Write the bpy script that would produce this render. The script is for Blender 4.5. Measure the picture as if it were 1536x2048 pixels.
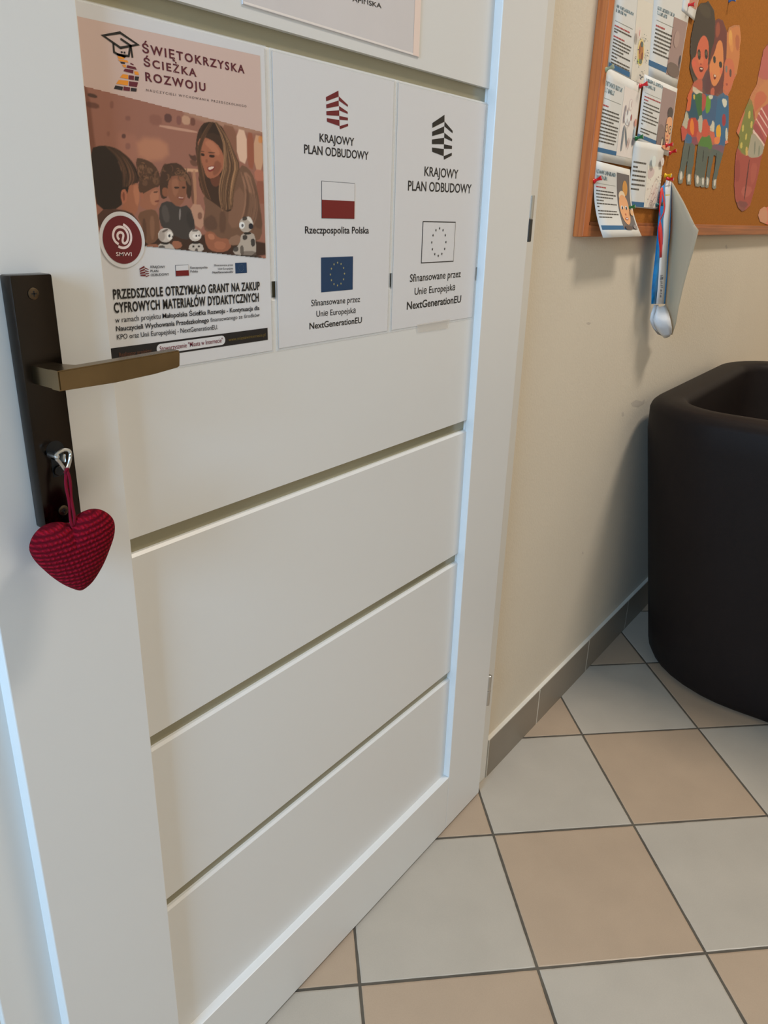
import bpy, bmesh, math, random
import numpy as np
from mathutils import Vector, Matrix

random.seed(7)
rng = np.random.default_rng(7)
S = bpy.context.scene
COL = S.collection
for o in list(bpy.data.objects):
    bpy.data.objects.remove(o)

# ------------------------------------------------------------------ camera, light, exposure
cam = bpy.data.cameras.new('camera')
cam.sensor_fit = 'VERTICAL'
cam.sensor_height = 24.0
cam.lens = 24.0 * 1536.854 / 2048.0
cam.clip_start = 0.01
camo = bpy.data.objects.new('camera', cam)
COL.objects.link(camo)
r_ = Vector((0.59848773, -0.80070644, 0.02610797))
u_ = Vector((0.27450999, 0.23558047, 0.93228006))
f_ = Vector((0.75263318, 0.55079128, -0.36079394))
M = Matrix((r_, u_, -f_)).transposed().to_4x4()
M.translation = Vector((-1.22001, -0.61499, 1.17842))
camo.matrix_world = M
S.camera = camo

S.view_settings.view_transform = 'Standard'
S.view_settings.look = 'None'
S.view_settings.gamma = 1.0
S.view_settings.use_curve_mapping = False
S.view_settings.exposure = 0.0

world = bpy.data.worlds.new('daylight')
S.world = world
world.use_nodes = True
world.node_tree.nodes['Background'].inputs[0].default_value = (0.62, 0.78, 1.0, 1)
world.node_tree.nodes['Background'].inputs[1].default_value = 0.35

def area(name, loc, target, sx, sy, power, color):
    l = bpy.data.lights.new(name, 'AREA')
    l.shape = 'RECTANGLE'; l.size = sx; l.size_y = sy
    l.energy = power; l.color = color
    o = bpy.data.objects.new(name, l); COL.objects.link(o)
    o.location = loc
    o.rotation_euler = (Vector(target) - Vector(loc)).to_track_quat('-Z', 'Y').to_euler()
    return o

WIN_P, LAMP_P = 76.0, 81.0
area('window_daylight', (-3.38, -.60, 1.60), (0.0, -.55, 1.2), .75, 1.3, WIN_P, (0.41, 0.68, 1.0))
area('ceiling_lamp_light', (1.15, -1.4, 4.12), (1.15, -1.4, 0.0), 1.3, 0.42, LAMP_P, (1.0, 0.90, 0.78))

# ------------------------------------------------------------------ materials
def lin(c):
    c /= 255.0
    return c / 12.92 if c <= 0.04045 else ((c + 0.055) / 1.055) ** 2.4

def rgb(r, g, b, k=1.0):
    return tuple(min(0.95, lin(x) * k) for x in (r, g, b)) + (1.0,)

PK = 1.75                       # printed colours: from the tone in the room's light to the ink's own tone
MATS = {}
def mat(name, color=(.8, .8, .8, 1), rough=.5, metal=0.0, spec=.5, coat=0.0, alpha=1.0, sheen=0.0):
    m = bpy.data.materials.new(name); m.use_nodes = True
    p = m.node_tree.nodes['Principled BSDF']
    p.inputs['Base Color'].default_value = color
    p.inputs['Roughness'].default_value = rough
    p.inputs['Metallic'].default_value = metal
    p.inputs['Specular IOR Level'].default_value = spec
    p.inputs['Coat Weight'].default_value = coat
    p.inputs['Coat Roughness'].default_value = .15
    p.inputs['Alpha'].default_value = alpha
    p.inputs['Sheen Weight'].default_value = sheen
    MATS[name] = m
    return m

def nodes(m):
    return m.node_tree, m.node_tree.nodes, m.node_tree.links, m.node_tree.nodes['Principled BSDF']

def noisy(m, scale, amount, bump=0.0, bscale=None, detail=4, stretch=(1, 1, 1)):
    """small tone variation and bump from object-space noise"""
    t, n, l, p = nodes(m)
    tc = n.new('ShaderNodeTexCoord'); mp = n.new('ShaderNodeMapping')
    mp.inputs['Scale'].default_value = stretch
    l.new(tc.outputs['Object'], mp.inputs['Vector'])
    nz = n.new('ShaderNodeTexNoise'); nz.inputs['Scale'].default_value = scale; nz.inputs['Detail'].default_value = detail
    l.new(mp.outputs['Vector'], nz.inputs['Vector'])
    base = tuple(p.inputs['Base Color'].default_value)
    rp = n.new('ShaderNodeValToRGB')
    rp.color_ramp.elements[0].position = .25; rp.color_ramp.elements[1].position = .75
    rp.color_ramp.elements[0].color = tuple(c * (1 - amount) for c in base[:3]) + (1,)
    rp.color_ramp.elements[1].color = tuple(min(1, c * (1 + amount)) for c in base[:3]) + (1,)
    l.new(nz.outputs['Fac'], rp.inputs['Fac']); l.new(rp.outputs['Color'], p.inputs['Base Color'])
    if bump:
        nb = n.new('ShaderNodeTexNoise'); nb.inputs['Scale'].default_value = bscale or scale * 4; nb.inputs['Detail'].default_value = 3
        l.new(mp.outputs['Vector'], nb.inputs['Vector'])
        b = n.new('ShaderNodeBump'); b.inputs['Strength'].default_value = bump; b.inputs['Distance'].default_value = .002
        l.new(nb.outputs['Fac'], b.inputs['Height']); l.new(b.outputs['Normal'], p.inputs['Normal'])
    return m

WHITE = noisy(mat('white_door_laminate', (.80, .795, .775, 1), .34), 3, .012)
JAMB = noisy(mat('white_frame_laminate', (.79, .785, .76, 1), .36), 3, .012)
WALLM = noisy(mat('cream_wall_paint', (.745, .665, .54, 1), .7, spec=.25), 2.2, .03, .25, 220)
CEIL = mat('ceiling_paint', (.8, .78, .74, 1), .8)
GLASS = noisy(mat('bronze_satin_glass', (.36, .33, .22, 1), .20, spec=.6), 2, .15)
BRONZE = noisy(mat('antique_bronze', (.040, .034, .030, 1), .22, metal=1.0), 9, .35, stretch=(1, 1, .25))  # stretched tone noise puts streaky reflections into the metal's colour
BRASS = noisy(mat('worn_bronze_lever', (.21, .155, .085, 1), .27, metal=1.0), 14, .35, stretch=(1, 1, 1))
SCREWM = mat('aged_bronze_screw', (.12, .09, .06, 1), .35, metal=1.0)
STEEL = mat('nickel_steel', (.62, .63, .62, 1), .28, metal=1.0)
DARKSTEEL = mat('dark_steel', (.10, .10, .10, 1), .35, metal=1.0)
HOLE = mat('keyhole_black', (.004, .004, .004, 1), .6)
PAPER = mat('white_paper', (.78, .775, .79, 1), .45, coat=.12)
SHEETP = noisy(mat('matt_copy_paper', (.80, .79, .75, 1), .6), 6, .015)
GREYP = noisy(mat('soft_paper_back', (.58, .46, .31, 1), .7, spec=.2), 5, .03)
FILM = mat('clear_laminate_film', (.85, .87, .88, 1), .12, alpha=.32)
TAPE = mat('clear_adhesive_tape', (.80, .74, .66, 1), .18, alpha=.42)
LEDGE = noisy(mat('skirting_ledge_plaster', (.74, .70, .62, 1), .7), 12, .06)
SKIRT = noisy(mat('skirting_tile', (.265, .225, .175, 1), .4), 5, .10, .1, 60)
JOINT = mat('skirting_joint', (.70, .66, .58, 1), .8)
LEATHER = noisy(mat('brown_faux_leather', (.0125, .0085, .0075, 1), .55, spec=.16), 6, .12, .12, 500)
RED_PIN = mat('red_plastic', rgb(190, 20, 30, 1.3), .25)
GREEN_PIN = mat('green_plastic', rgb(10, 95, 45, 1.3), .25)
YELLOW_PIN = mat('yellow_plastic', rgb(235, 170, 20, 1.3), .25)
BLUE_PIN = mat('blue_plastic', rgb(60, 100, 160, 1.3), .25)
CLEAR_PIN = mat('grey_green_plastic', rgb(140, 150, 120, 1.3), .25)
RIBBON = mat('red_satin_ribbon', rgb(200, 20, 32, 1.35), .3)
BLUEBAND = noisy(mat('blue_foil_band', rgb(4, 112, 172, 1.35), .3), 40, .35)
STRIPW = mat('white_printed_strip', (.84, .85, .87, 1), .4)

def ink(r, g, b, k=PK):
    key = 'ink_%d_%d_%d' % (r, g, b)
    return MATS.get(key) or mat(key, rgb(r, g, b, k), .42, coat=.1)

def paint_mat(name, rough=.45, coat=.1):
    m = mat(name, rough=rough, coat=coat)
    t, n, l, p = nodes(m)
    a = n.new('ShaderNodeAttribute'); a.attribute_name = 'ink'
    l.new(a.outputs['Color'], p.inputs['Base Color'])
    return m
PHOTO = paint_mat('printed_photo')
CUTOUT = paint_mat('printed_cutout', .55, 0)

# wood of the board frame: fine grain running along Z or X
def wood(name, axis, a, b):
    m = mat(name, rough=.45)
    t, n, l, p = nodes(m)
    tc = n.new('ShaderNodeTexCoord'); mp = n.new('ShaderNodeMapping')
    mp.inputs['Scale'].default_value = (160, 160, 5) if axis == 'Z' else (4, 160, 160)
    l.new(tc.outputs['Object'], mp.inputs['Vector'])
    nz = n.new('ShaderNodeTexNoise'); nz.inputs['Scale'].default_value = 1.0; nz.inputs['Detail'].default_value = 5
    l.new(mp.outputs['Vector'], nz.inputs['Vector'])
    rp = n.new('ShaderNodeValToRGB'); rp.color_ramp.elements[0].position = .3; rp.color_ramp.elements[1].position = .7
    rp.color_ramp.elements[0].color = a; rp.color_ramp.elements[1].color = b
    l.new(nz.outputs['Fac'], rp.inputs['Fac']); l.new(rp.outputs['Color'], p.inputs['Base Color'])
    return m
WOODZ = wood('pine_frame_upright', 'Z', rgb(158, 84, 36, 1.35), rgb(190, 112, 54, 1.35))
WOODX = wood('pine_frame_rail', 'X', rgb(140, 80, 38, 1.2), rgb(168, 100, 50, 1.2))
CORK = noisy(mat('cork_sheet', rgb(150, 94, 38, 1.36), .85, spec=.15), 260, .16, .3, 420)

# floor: square cream / peach tiles laid diagonally with dark joints
def floor_mat():
    m = mat('checker_floor_tiles', rough=.36, spec=.4)
    t, n, l, p = nodes(m)
    tc = n.new('ShaderNodeTexCoord'); sep = n.new('ShaderNodeSeparateXYZ')
    l.new(tc.outputs['Object'], sep.inputs[0])
    TH, P, GX, GY = -0.8117, .3009, .3425, -.0941
    def math_(op, a, b=None, c=None):
        x = n.new('ShaderNodeMath'); x.operation = op
        for i, v in enumerate((a, b, c)):
            if v is None: continue
            if isinstance(v, (int, float)): x.inputs[i].default_value = v
            else: l.new(v, x.inputs[i])
        return x.outputs[0]
    dx = math_('SUBTRACT', sep.outputs[0], GX); dy = math_('SUBTRACT', sep.outputs[1], GY)
    def axis(cx, cy):
        return math_('DIVIDE', math_('ADD', math_('MULTIPLY', dx, cx), math_('MULTIPLY', dy, cy)), P)
    A = axis(math.cos(TH), math.sin(TH)); B = axis(math.sin(TH), -math.cos(TH))
    par = math_('MODULO', math_('ADD', math_('ADD', math_('FLOOR', A), math_('FLOOR', B)), 200), 2)
    nz = n.new('ShaderNodeTexNoise'); nz.inputs['Scale'].default_value = 26; nz.inputs['Detail'].default_value = 3
    l.new(tc.outputs['Object'], nz.inputs['Vector'])
    def edge(v):
        fr = math_('FRACT', v)
        return math_('MULTIPLY', math_('MINIMUM', fr, math_('SUBTRACT', 1.0, fr)), P)
    d = math_('MINIMUM', edge(A), edge(B))
    dj = math_('ADD', d, math_('MULTIPLY', math_('SUBTRACT', nz.outputs['Fac'], .5), .0022))
    grout = math_('LESS_THAN', dj, .0026)
    n2 = n.new('ShaderNodeTexNoise'); n2.inputs['Scale'].default_value = 9; n2.inputs['Detail'].default_value = 5
    l.new(tc.outputs['Object'], n2.inputs['Vector'])
    n3 = n.new('ShaderNodeTexNoise'); n3.inputs['Scale'].default_value = 480; n3.inputs['Detail'].default_value = 1
    l.new(tc.outputs['Object'], n3.inputs['Vector'])
    def mix(f, a, b, mode='MIX'):
        x = n.new('ShaderNodeMix'); x.data_type = 'RGBA'; x.blend_type = mode
        for s, v in ((x.inputs[0], f), (x.inputs[6], a), (x.inputs[7], b)):
            if isinstance(v, (int, float, tuple)): s.default_value = v
            else: l.new(v, s)
        return x.outputs[2]
    tile = mix(par, (.455, .34, .24, 1), (.475, .425, .355, 1))
    v = math_('ADD', math_('ADD', math_('MULTIPLY', n2.outputs['Fac'], .22), math_('MULTIPLY', n3.outputs['Fac'], .10)), .84)
    cmb = n.new('ShaderNodeCombineColor'); [l.new(v, cmb.inputs[i]) for i in range(3)]
    tile = mix(1.0, tile, cmb.outputs[0], 'MULTIPLY')
    gc = mix(n2.outputs['Fac'], (.035, .03, .026, 1), (.16, .135, .10, 1))
    l.new(mix(grout, tile, gc), p.inputs['Base Color'])
    l.new(math_('ADD', .34, math_('MULTIPLY', grout, .4)), p.inputs['Roughness'])
    b = n.new('ShaderNodeBump'); b.inputs['Strength'].default_value = .6; b.inputs['Distance'].default_value = .0015
    hh = n.new('ShaderNodeMapRange'); hh.inputs[1].default_value = .001; hh.inputs[2].default_value = .005
    l.new(dj, hh.inputs[0]); l.new(hh.outputs[0], b.inputs['Height']); l.new(b.outputs['Normal'], p.inputs['Normal'])
    return m
FLOORM = floor_mat()

def wool_mat():
    m = mat('crocheted_crimson_wool', (.30, .006, .022, 1), .85, spec=.1, sheen=.0)
    t, n, l, p = nodes(m)
    tc = n.new('ShaderNodeTexCoord'); mp = n.new('ShaderNodeMapping')
    mp.inputs['Rotation'].default_value = (0, math.radians(14), 0)
    l.new(tc.outputs['Object'], mp.inputs['Vector'])
    w = n.new('ShaderNodeTexWave'); w.bands_direction = 'Z'; w.inputs['Scale'].default_value = 75; w.inputs['Distortion'].default_value = 1.6; w.inputs['Detail Scale'].default_value = 3
    w2 = n.new('ShaderNodeTexWave'); w2.bands_direction = 'X'; w2.inputs['Scale'].default_value = 95; w2.inputs['Distortion'].default_value = 3.0; w2.inputs['Detail Scale'].default_value = 4
    l.new(mp.outputs['Vector'], w.inputs['Vector']); l.new(mp.outputs['Vector'], w2.inputs['Vector'])
    mu = n.new('ShaderNodeMath'); mu.operation = 'MULTIPLY'
    ad = n.new('ShaderNodeMath'); ad.operation = 'ADD'; ad.inputs[1].default_value = .45
    l.new(w2.outputs['Fac'], ad.inputs[0]); l.new(w.outputs['Fac'], mu.inputs[0]); l.new(ad.outputs[0], mu.inputs[1])
    rp = n.new('ShaderNodeValToRGB')
    rp.color_ramp.elements[0].color = (.085, .0010, .006, 1); rp.color_ramp.elements[1].color = (.33, .005, .019, 1)
    l.new(mu.outputs[0], rp.inputs['Fac']); l.new(rp.outputs['Color'], p.inputs['Base Color'])
    b = n.new('ShaderNodeBump'); b.inputs['Strength'].default_value = .9; b.inputs['Distance'].default_value = .0016
    l.new(mu.outputs[0], b.inputs['Height']); l.new(b.outputs['Normal'], p.inputs['Normal'])
    return m
WOOL = wool_mat()
YARN = mat('crimson_yarn', (.17, .004, .016, 1), .85, spec=.1, sheen=.05)

# ------------------------------------------------------------------ mesh helpers
class MB:
    """collects shapes in one bmesh; build() links them as ONE mesh object"""
    def __init__(s): s.bm = bmesh.new(); s.mats = []
    def mi(s, m):
        if m not in s.mats: s.mats.append(m)
        return s.mats.index(m)
    def box(s, x0, x1, y0, y1, z0, z1, bev=0.0, m=None, seg=2):
        r = bmesh.ops.create_cube(s.bm, size=1.0)
        vs = r['verts']
        for v in vs:
            v.co = Vector(((x0 + x1) / 2 + v.co.x * (x1 - x0), (y0 + y1) / 2 + v.co.y * (y1 - y0), (z0 + z1) / 2 + v.co.z * (z1 - z0)))
        fs = set(f for v in vs for f in v.link_faces)
        if m is not None:
            i = s.mi(m)
            for f in fs: f.material_index = i
        if bev:
            es = list(set(e for v in vs for e in v.link_edges))
            bmesh.ops.bevel(s.bm, geom=es, offset=bev, segments=seg, affect='EDGES', profile=.5)
        return s
    def poly(s, pts, m=None):
        vs = [s.bm.verts.new(p) for p in pts]
        f = s.bm.faces.new(vs)
        if m is not None: f.material_index = s.mi(m)
        return f
    def prism_xz(s, pts, y0, y1, m=None, bev=0.0):
        """closed XZ outline extruded from y0 (front) to y1"""
        n = len(pts)
        a = [s.bm.verts.new((x, y0, z)) for x, z in pts]; b = [s.bm.verts.new((x, y1, z)) for x, z in pts]
        fs = [s.bm.faces.new(a), s.bm.faces.new(b[::-1])]
        for i in range(n):
            j = (i + 1) % n
            fs.append(s.bm.faces.new((a[j], a[i], b[i], b[j])))
        bmesh.ops.recalc_face_normals(s.bm, faces=fs)
        if m is not None:
            for f in fs: f.material_index = s.mi(m)
        if bev:
            es = list(set(e for f in fs[:2] for e in f.edges))
            bmesh.ops.bevel(s.bm, geom=es, offset=bev, segments=2, affect='EDGES')
        return s
    def grid(s, rows, m=None, closed=False):
        V = [[s.bm.verts.new(p) for p in r] for r in rows]
        k = len(rows[0])
        for i in range(len(V) - 1):
            for j in range(k if closed else k - 1):
                f = s.bm.faces.new((V[i][j], V[i][(j + 1) % k], V[i + 1][(j + 1) % k], V[i + 1][j]))
                if m is not None: f.material_index = s.mi(m)
        return V
    def tube(s, pts, r, n=10, closed=False, m=None):
        pts = [Vector(p) for p in pts]; N = len(pts); rows = []
        up = Vector((0, 0, 1))
        for i, p in enumerate(pts):
            if closed: t = pts[(i + 1) % N] - pts[i - 1]
            else: t = pts[min(i + 1, N - 1)] - pts[max(i - 1, 0)]
            t.normalize()
            a = t.cross(up)
            if a.length < .05: a = t.cross(Vector((0, 1, 0)))
            a.normalize(); b = t.cross(a)
            rr = r[i] if isinstance(r, (list, tuple)) else r
            rows.append([p + rr * (math.cos(2 * math.pi * k / n) * a + math.sin(2 * math.pi * k / n) * b) for k in range(n)])
        if closed: rows.append(rows[0])
        V = s.grid(rows, m, True)
        if not closed:
            s.bm.faces.new(V[0][::-1]); s.bm.faces.new(V[-1])
        return s
    def lathe(s, prof, o, d, n=16, m=None):
        """prof: (distance along d, radius) pairs"""
        o, d = Vector(o), Vector(d).normalized()
        a = d.orthogonal().normalized(); b = d.cross(a)
        rows = [[o + d * h + rr * (math.cos(2 * math.pi * k / n) * a + math.sin(2 * math.pi * k / n) * b) for k in range(n)] for h, rr in prof]
        V = s.grid(rows, m, True)
        s.bm.faces.new(V[0][::-1]); s.bm.faces.new(V[-1])
        return s
    def build(s, name, m=None, parent=None, smooth=False):
        bmesh.ops.recalc_face_normals(s.bm, faces=s.bm.faces[:])
        me = bpy.data.meshes.new(name); s.bm.to_mesh(me); s.bm.free()
        return link(name, me, m, parent, s.mats, smooth)

def link(name, me, m=None, parent=None, mats=(), smooth=False):
    for x in (mats or [m]): me.materials.append(x)
    if smooth:
        me.polygons.foreach_set('use_smooth', [True] * len(me.polygons))
    o = bpy.data.objects.new(name, me); COL.objects.link(o)
    if parent is not None:
        o.parent = parent
        o.matrix_parent_inverse = Matrix.Translation(-parent_world(parent))
    return o

def parent_world(p):
    v = Vector((0, 0, 0))
    while p is not None:
        v += p.location
        p = p.parent if p.parent is None or p.type == 'EMPTY' else None
    return v

def auto_smooth(o, deg=35):
    me = o.data
    me.polygons.foreach_set('use_smooth', [True] * len(me.polygons))
    me.set_sharp_from_angle(angle=math.radians(deg))
    return o

def empty(name, loc):
    o = bpy.data.objects.new(name, None); o.location = loc; o.empty_display_size = .05
    COL.objects.link(o)
    return o

def tag(o, label=None, cat=None, group=None, kind=None):
    for k, v in (('label', label), ('category', cat), ('group', group), ('kind', kind)):
        if v: o[k] = v
    return o

# ---- flat printed layers on a vertical plane: each layer lies a fraction of a millimetre in front of the last
LAY = .00022
class Flat:
    def __init__(s, y): s.y = y; s.faces = []; s.k = 1; s.mats = []
    def mi(s, m):
        if m not in s.mats: s.mats.append(m)
        return s.mats.index(m)
    def poly(s, pts, m, k=None):
        s.faces.append(([(x, s.y - LAY * (k or s.k), z) for x, z in pts], s.mi(m))); return s
    def rect(s, x0, x1, z0, z1, m, k=None):
        return s.poly([(x0, z0), (x1, z0), (x1, z1), (x0, z1)], m, k)
    def disc(s, c, r, m, k=None, n=48):
        return s.poly([(c[0] + r * math.cos(2 * math.pi * i / n), c[1] + r * math.sin(2 * math.pi * i / n)) for i in range(n)], m, k)
    def star(s, c, r, m, k=None):
        p = []
        for i in range(10):
            q = r if i % 2 == 0 else r * .42
            a = math.pi / 2 + i * math.pi / 5
            p.append((c[0] + q * math.cos(a), c[1] + q * math.sin(a)))
        return s.poly(p, m, k)
    def stroke(s, pts, w, m, k=None, closed=False):
        """one ribbon of joined quads, mitred where it turns"""
        P = [Vector(p) for p in pts]; n = len(P); Lp, Rp = [], []
        for i in range(n):
            a = P[i] - P[i - 1] if (i or closed) else P[1] - P[0]
            c = P[(i + 1) % n] - P[i] if (i < n - 1 or closed) else P[-1] - P[-2]
            a.normalize(); c.normalize()
            na, nc = Vector((-a.y, a.x)), Vector((-c.y, c.x))
            mm = (na + nc).normalized(); q = w / 2 / max(.45, mm.dot(na))
            Lp.append(tuple(P[i] + mm * q)); Rp.append(tuple(P[i] - mm * q))
        for i in range(n if closed else n - 1):
            j = (i + 1) % n
            s.poly([Lp[i], Rp[i], Rp[j], Lp[j]], m, k)
        return s
    def text(s, body, spec, m, bold=0.0, k=None, track=1.0):
        x0, z0, x1, z1, cap = spec
        vs, fs = glyphs(body, bold, track)
        xs = [v[0] for v in vs]; a, b = min(xs), max(xs)
        L = math.hypot(x1 - x0, z1 - z0); ux, uz = (x1 - x0) / L, (z1 - z0) / L
        sx = L / (b - a); sy = cap / CAPH
        y = s.y - LAY * (k or s.k); i = s.mi(m)
        for f in fs:
            pts = []
            for q in f:
                X, Z = (vs[q][0] - a) * sx, vs[q][1] * sy
                pts.append((x0 + X * ux - Z * uz, y, z0 + X * uz + Z * ux))
            s.faces.append((pts, i))
        return s
    def build(s, name, parent=None):
        V, F, I = [], [], []
        for pts, i in s.faces:
            F.append(list(range(len(V), len(V) + len(pts)))); V += pts; I.append(i)
        me = bpy.data.meshes.new(name); me.from_pydata(V, [], F)
        me.polygons.foreach_set('material_index', I)
        # every printed face looks out of the wall
        bm = bmesh.new(); bm.from_mesh(me)
        bm.normal_update()
        bmesh.ops.reverse_faces(bm, faces=[f for f in bm.faces if f.normal.y > 0])
        bm.to_mesh(me); bm.free()
        return link(name, me, None, parent, s.mats)

_GC = {}
def glyphs(body, bold=0.0, track=1.0):
    key = (body, bold, track)
    if key in _GC: return _GC[key]
    c = bpy.data.curves.new('glyphs', 'FONT'); c.body = body; c.size = 1.0; c.offset = bold; c.space_character = track
    c.resolution_u = 3
    o = bpy.data.objects.new('glyphs', c); COL.objects.link(o)
    bpy.context.view_layer.update()
    me = bpy.data.meshes.new_from_object(o.evaluated_get(bpy.context.evaluated_depsgraph_get()))
    vs = [tuple(v.co[:2]) for v in me.vertices]; fs = [tuple(p.vertices) for p in me.polygons]
    bpy.data.objects.remove(o); bpy.data.curves.remove(c); bpy.data.meshes.remove(me)
    _GC[key] = (vs, fs)
    return vs, fs
CAPH = max(v[1] for v in glyphs('H')[0])

# ---- a printed picture: soft-edged colour shapes laid over a fine grid of ink
def sdf(P, poly):
    """signed distance (negative inside) of points P (n,2) to a closed polygon"""
    poly = np.asarray(poly, float); n = len(poly)
    d = np.full(len(P), 1e9); inside = np.zeros(len(P), bool)
    for i in range(n):
        a, b = poly[i - 1], poly[i]
        e = b - a; w = P - a
        t = np.clip((w @ e) / max(e @ e, 1e-14), 0, 1)
        q = w - t[:, None] * e
        d = np.minimum(d, (q * q).sum(1))
        c1 = (a[1] <= P[:, 1]) & (b[1] > P[:, 1]) & (e[0] * w[:, 1] - e[1] * w[:, 0] > 0)
        c2 = (a[1] > P[:, 1]) & (b[1] <= P[:, 1]) & (e[0] * w[:, 1] - e[1] * w[:, 0] < 0)
        inside ^= (c1 | c2)
    d = np.sqrt(d)
    return np.where(inside, -d, d)

def smooth_poly(p, it=2):
    p = np.asarray(p, float)
    for _ in range(it):
        q = np.roll(p, -1, 0)
        p = np.stack([.75 * p + .25 * q, .25 * p + .75 * q], 1).reshape(-1, 2)
    return p

def picture(name, y, outline, nx, nz, base, shapes, m, parent=None, k=1, thick=0.0, k_ink=PK, fill=False):
    """outline: polygon of the printed area; shapes: (polygon, rgb, softness in m, opacity[, smooth])"""
    o = np.asarray(outline, float)
    x0, z0 = o.min(0); x1, z1 = o.max(0)
    X, Z = np.meshgrid(np.linspace(x0, x1, nx), np.linspace(z0, z1, nz))
    P = np.stack([X.ravel(), Z.ravel()], 1)
    C = np.tile(np.array([lin(v) for v in base]), (len(P), 1))
    done = np.zeros(len(P), bool)
    for sh in shapes:
        pg, c, soft, op = sh[:4]
        pg = smooth_poly(pg, sh[4] if len(sh) > 4 else 2)
        lo, hi = pg.min(0) - soft * 1.5, pg.max(0) + soft * 1.5
        idx = np.where((P[:, 0] >= lo[0]) & (P[:, 0] <= hi[0]) & (P[:, 1] >= lo[1]) & (P[:, 1] <= hi[1]))[0]
        if not len(idx): continue
        d = sdf(P[idx], pg)
        a = np.clip(.5 - d / (2 * max(soft, 1e-6)), 0, 1); a = (a * a * (3 - 2 * a) * op)[:, None]
        cc = np.array([lin(v) for v in c])
        C[idx] = C[idx] * (1 - a) + cc * a
        done[idx] |= a[:, 0] > .6
    if fill:
        Cg = C.reshape(nz, nx, 3); mk = done.reshape(nz, nx).copy()
        for _ in range(60):
            if mk.all(): break
            acc = np.zeros_like(Cg); cnt = np.zeros((nz, nx))
            for dz_, dx_ in ((0, 1), (0, -1), (1, 0), (-1, 0)):
                m2 = np.roll(mk, (dz_, dx_), (0, 1)); acc += np.roll(Cg, (dz_, dx_), (0, 1)) * m2[..., None]; cnt += m2
            new = (~mk) & (cnt > 0)
            Cg[new] = acc[new] / cnt[new][:, None]; mk |= new
        C = Cg.reshape(-1, 3)
    C = np.minimum(C * k_ink, .93)
    keep = sdf(P, o) <= (x1 - x0) / nx * .5
    # pull the rim of the kept area onto the outline's grid cells
    yy = y - LAY * k
    ids = np.arange(nx * nz).reshape(nz, nx)
    quads = np.stack([ids[:-1, :-1], ids[:-1, 1:], ids[1:, 1:], ids[1:, :-1]], -1).reshape(-1, 4)
    quads = quads[keep[quads].all(1)]
    used = np.unique(quads); remap = np.zeros(nx * nz, int); remap[used] = np.arange(len(used))
    V = np.stack([P[used, 0], np.full(len(used), yy), P[used, 1]], 1)
    me = bpy.data.meshes.new(name)
    me.from_pydata(V.tolist(), [], remap[quads].tolist())
    at = me.color_attributes.new('ink', 'FLOAT_COLOR', 'POINT')
    at.data.foreach_set('color', np.concatenate([C[used], np.ones((len(used), 1))], 1).ravel())
    ob = link(name, me, m, parent)
    if thick:
        md = ob.modifiers.new('card', 'SOLIDIFY'); md.thickness = thick; md.offset = -1
    return ob

def ell(cx, cz, rx, rz, n=14, rot=0.0):
    c, s_ = math.cos(rot), math.sin(rot)
    return [(cx + rx * math.cos(t) * c - rz * math.sin(t) * s_, cz + rx * math.cos(t) * s_ + rz * math.sin(t) * c)
            for t in (2 * math.pi * i / n for i in range(n))]

# ------------------------------------------------------------------ the room
WALL_Y = .0248
X0, X1, YF, H = -3.4, 4.2, -3.6, 4.20
fl = MB(); fl.box(X0, X1, YF, .30, -.05, 0.0)
tag(fl.build('floor', FLOORM), 'cream and peach square floor tiles laid diagonally with dark joints', 'floor', kind='structure')
wb = MB()
DL, DR, DT = -1.001, .057, 2.12          # opening the door frame fills
wb.box(X0, DL + .012, WALL_Y, .22, 0, H); wb.box(DR - .012, X1, WALL_Y, .22, 0, H); wb.box(DL + .012, DR - .012, WALL_Y, .22, DT - .03, H)
tag(wb.build('wall_back', WALLM), 'cream painted wall behind the corkboard and armchair', 'wall', kind='structure')
SCUFF = mat('wall_scuff', (.60, .53, .44, 1), .8)
random.seed(3)
sc = Flat(WALL_Y)
for q in ([(.7061,.7475),(.7416,.7493),(.7916,.7369),(.8134,.74),(.8113,.7268),(.7658,.7266),(.7172,.7377)], [(.6456,.7324),(.6593,.7325),(.6667,.7221),(.6571,.72)], [(.3503,.9782),(.3632,.9791),(.3775,.9758),(.3678,.9725)],
          [(.4994,.4016),(.5054,.4022),(.5107,.3949),(.5046,.3942)], [(1.3511,1.1172),(1.3653,1.1213),(1.3842,1.1111),(1.3688,1.1084)]):
    sc.poly(q, SCUFF)
sc.build('scuff_marks', bpy.data.objects['wall_back'])
ce = MB(); ce.box(X0 - .2, X1 + .2, YF - .2, .3, H, H + .1)
tag(ce.build('ceiling', CEIL), 'plain pale ceiling of the corridor', 'ceiling', kind='structure')
wl = MB()
WY0, WY1, WZ0, WZ1 = -1.20, -.05, .85, 2.35
wl.box(X0 - .2, X0, YF, WY0, 0, H); wl.box(X0 - .2, X0, WY1, .3, 0, H); wl.box(X0 - .2, X0, WY0, WY1, 0, WZ0); wl.box(X0 - .2, X0, WY0, WY1, WZ1, H)
tag(wl.build('wall_left', WALLM), 'cream wall with the daylight window', 'wall', kind='structure')
wr = MB(); wr.box(X1, X1 + .2, YF, .3, 0, H)
tag(wr.build('wall_right', WALLM), 'cream wall at the far end of the corridor', 'wall', kind='structure')
wf = MB(); wf.box(X0 - .2, X1 + .2, YF - .2, YF, 0, H)
tag(wf.build('wall_front', WALLM), 'cream wall opposite the door', 'wall', kind='structure')
wd = MB()
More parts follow.
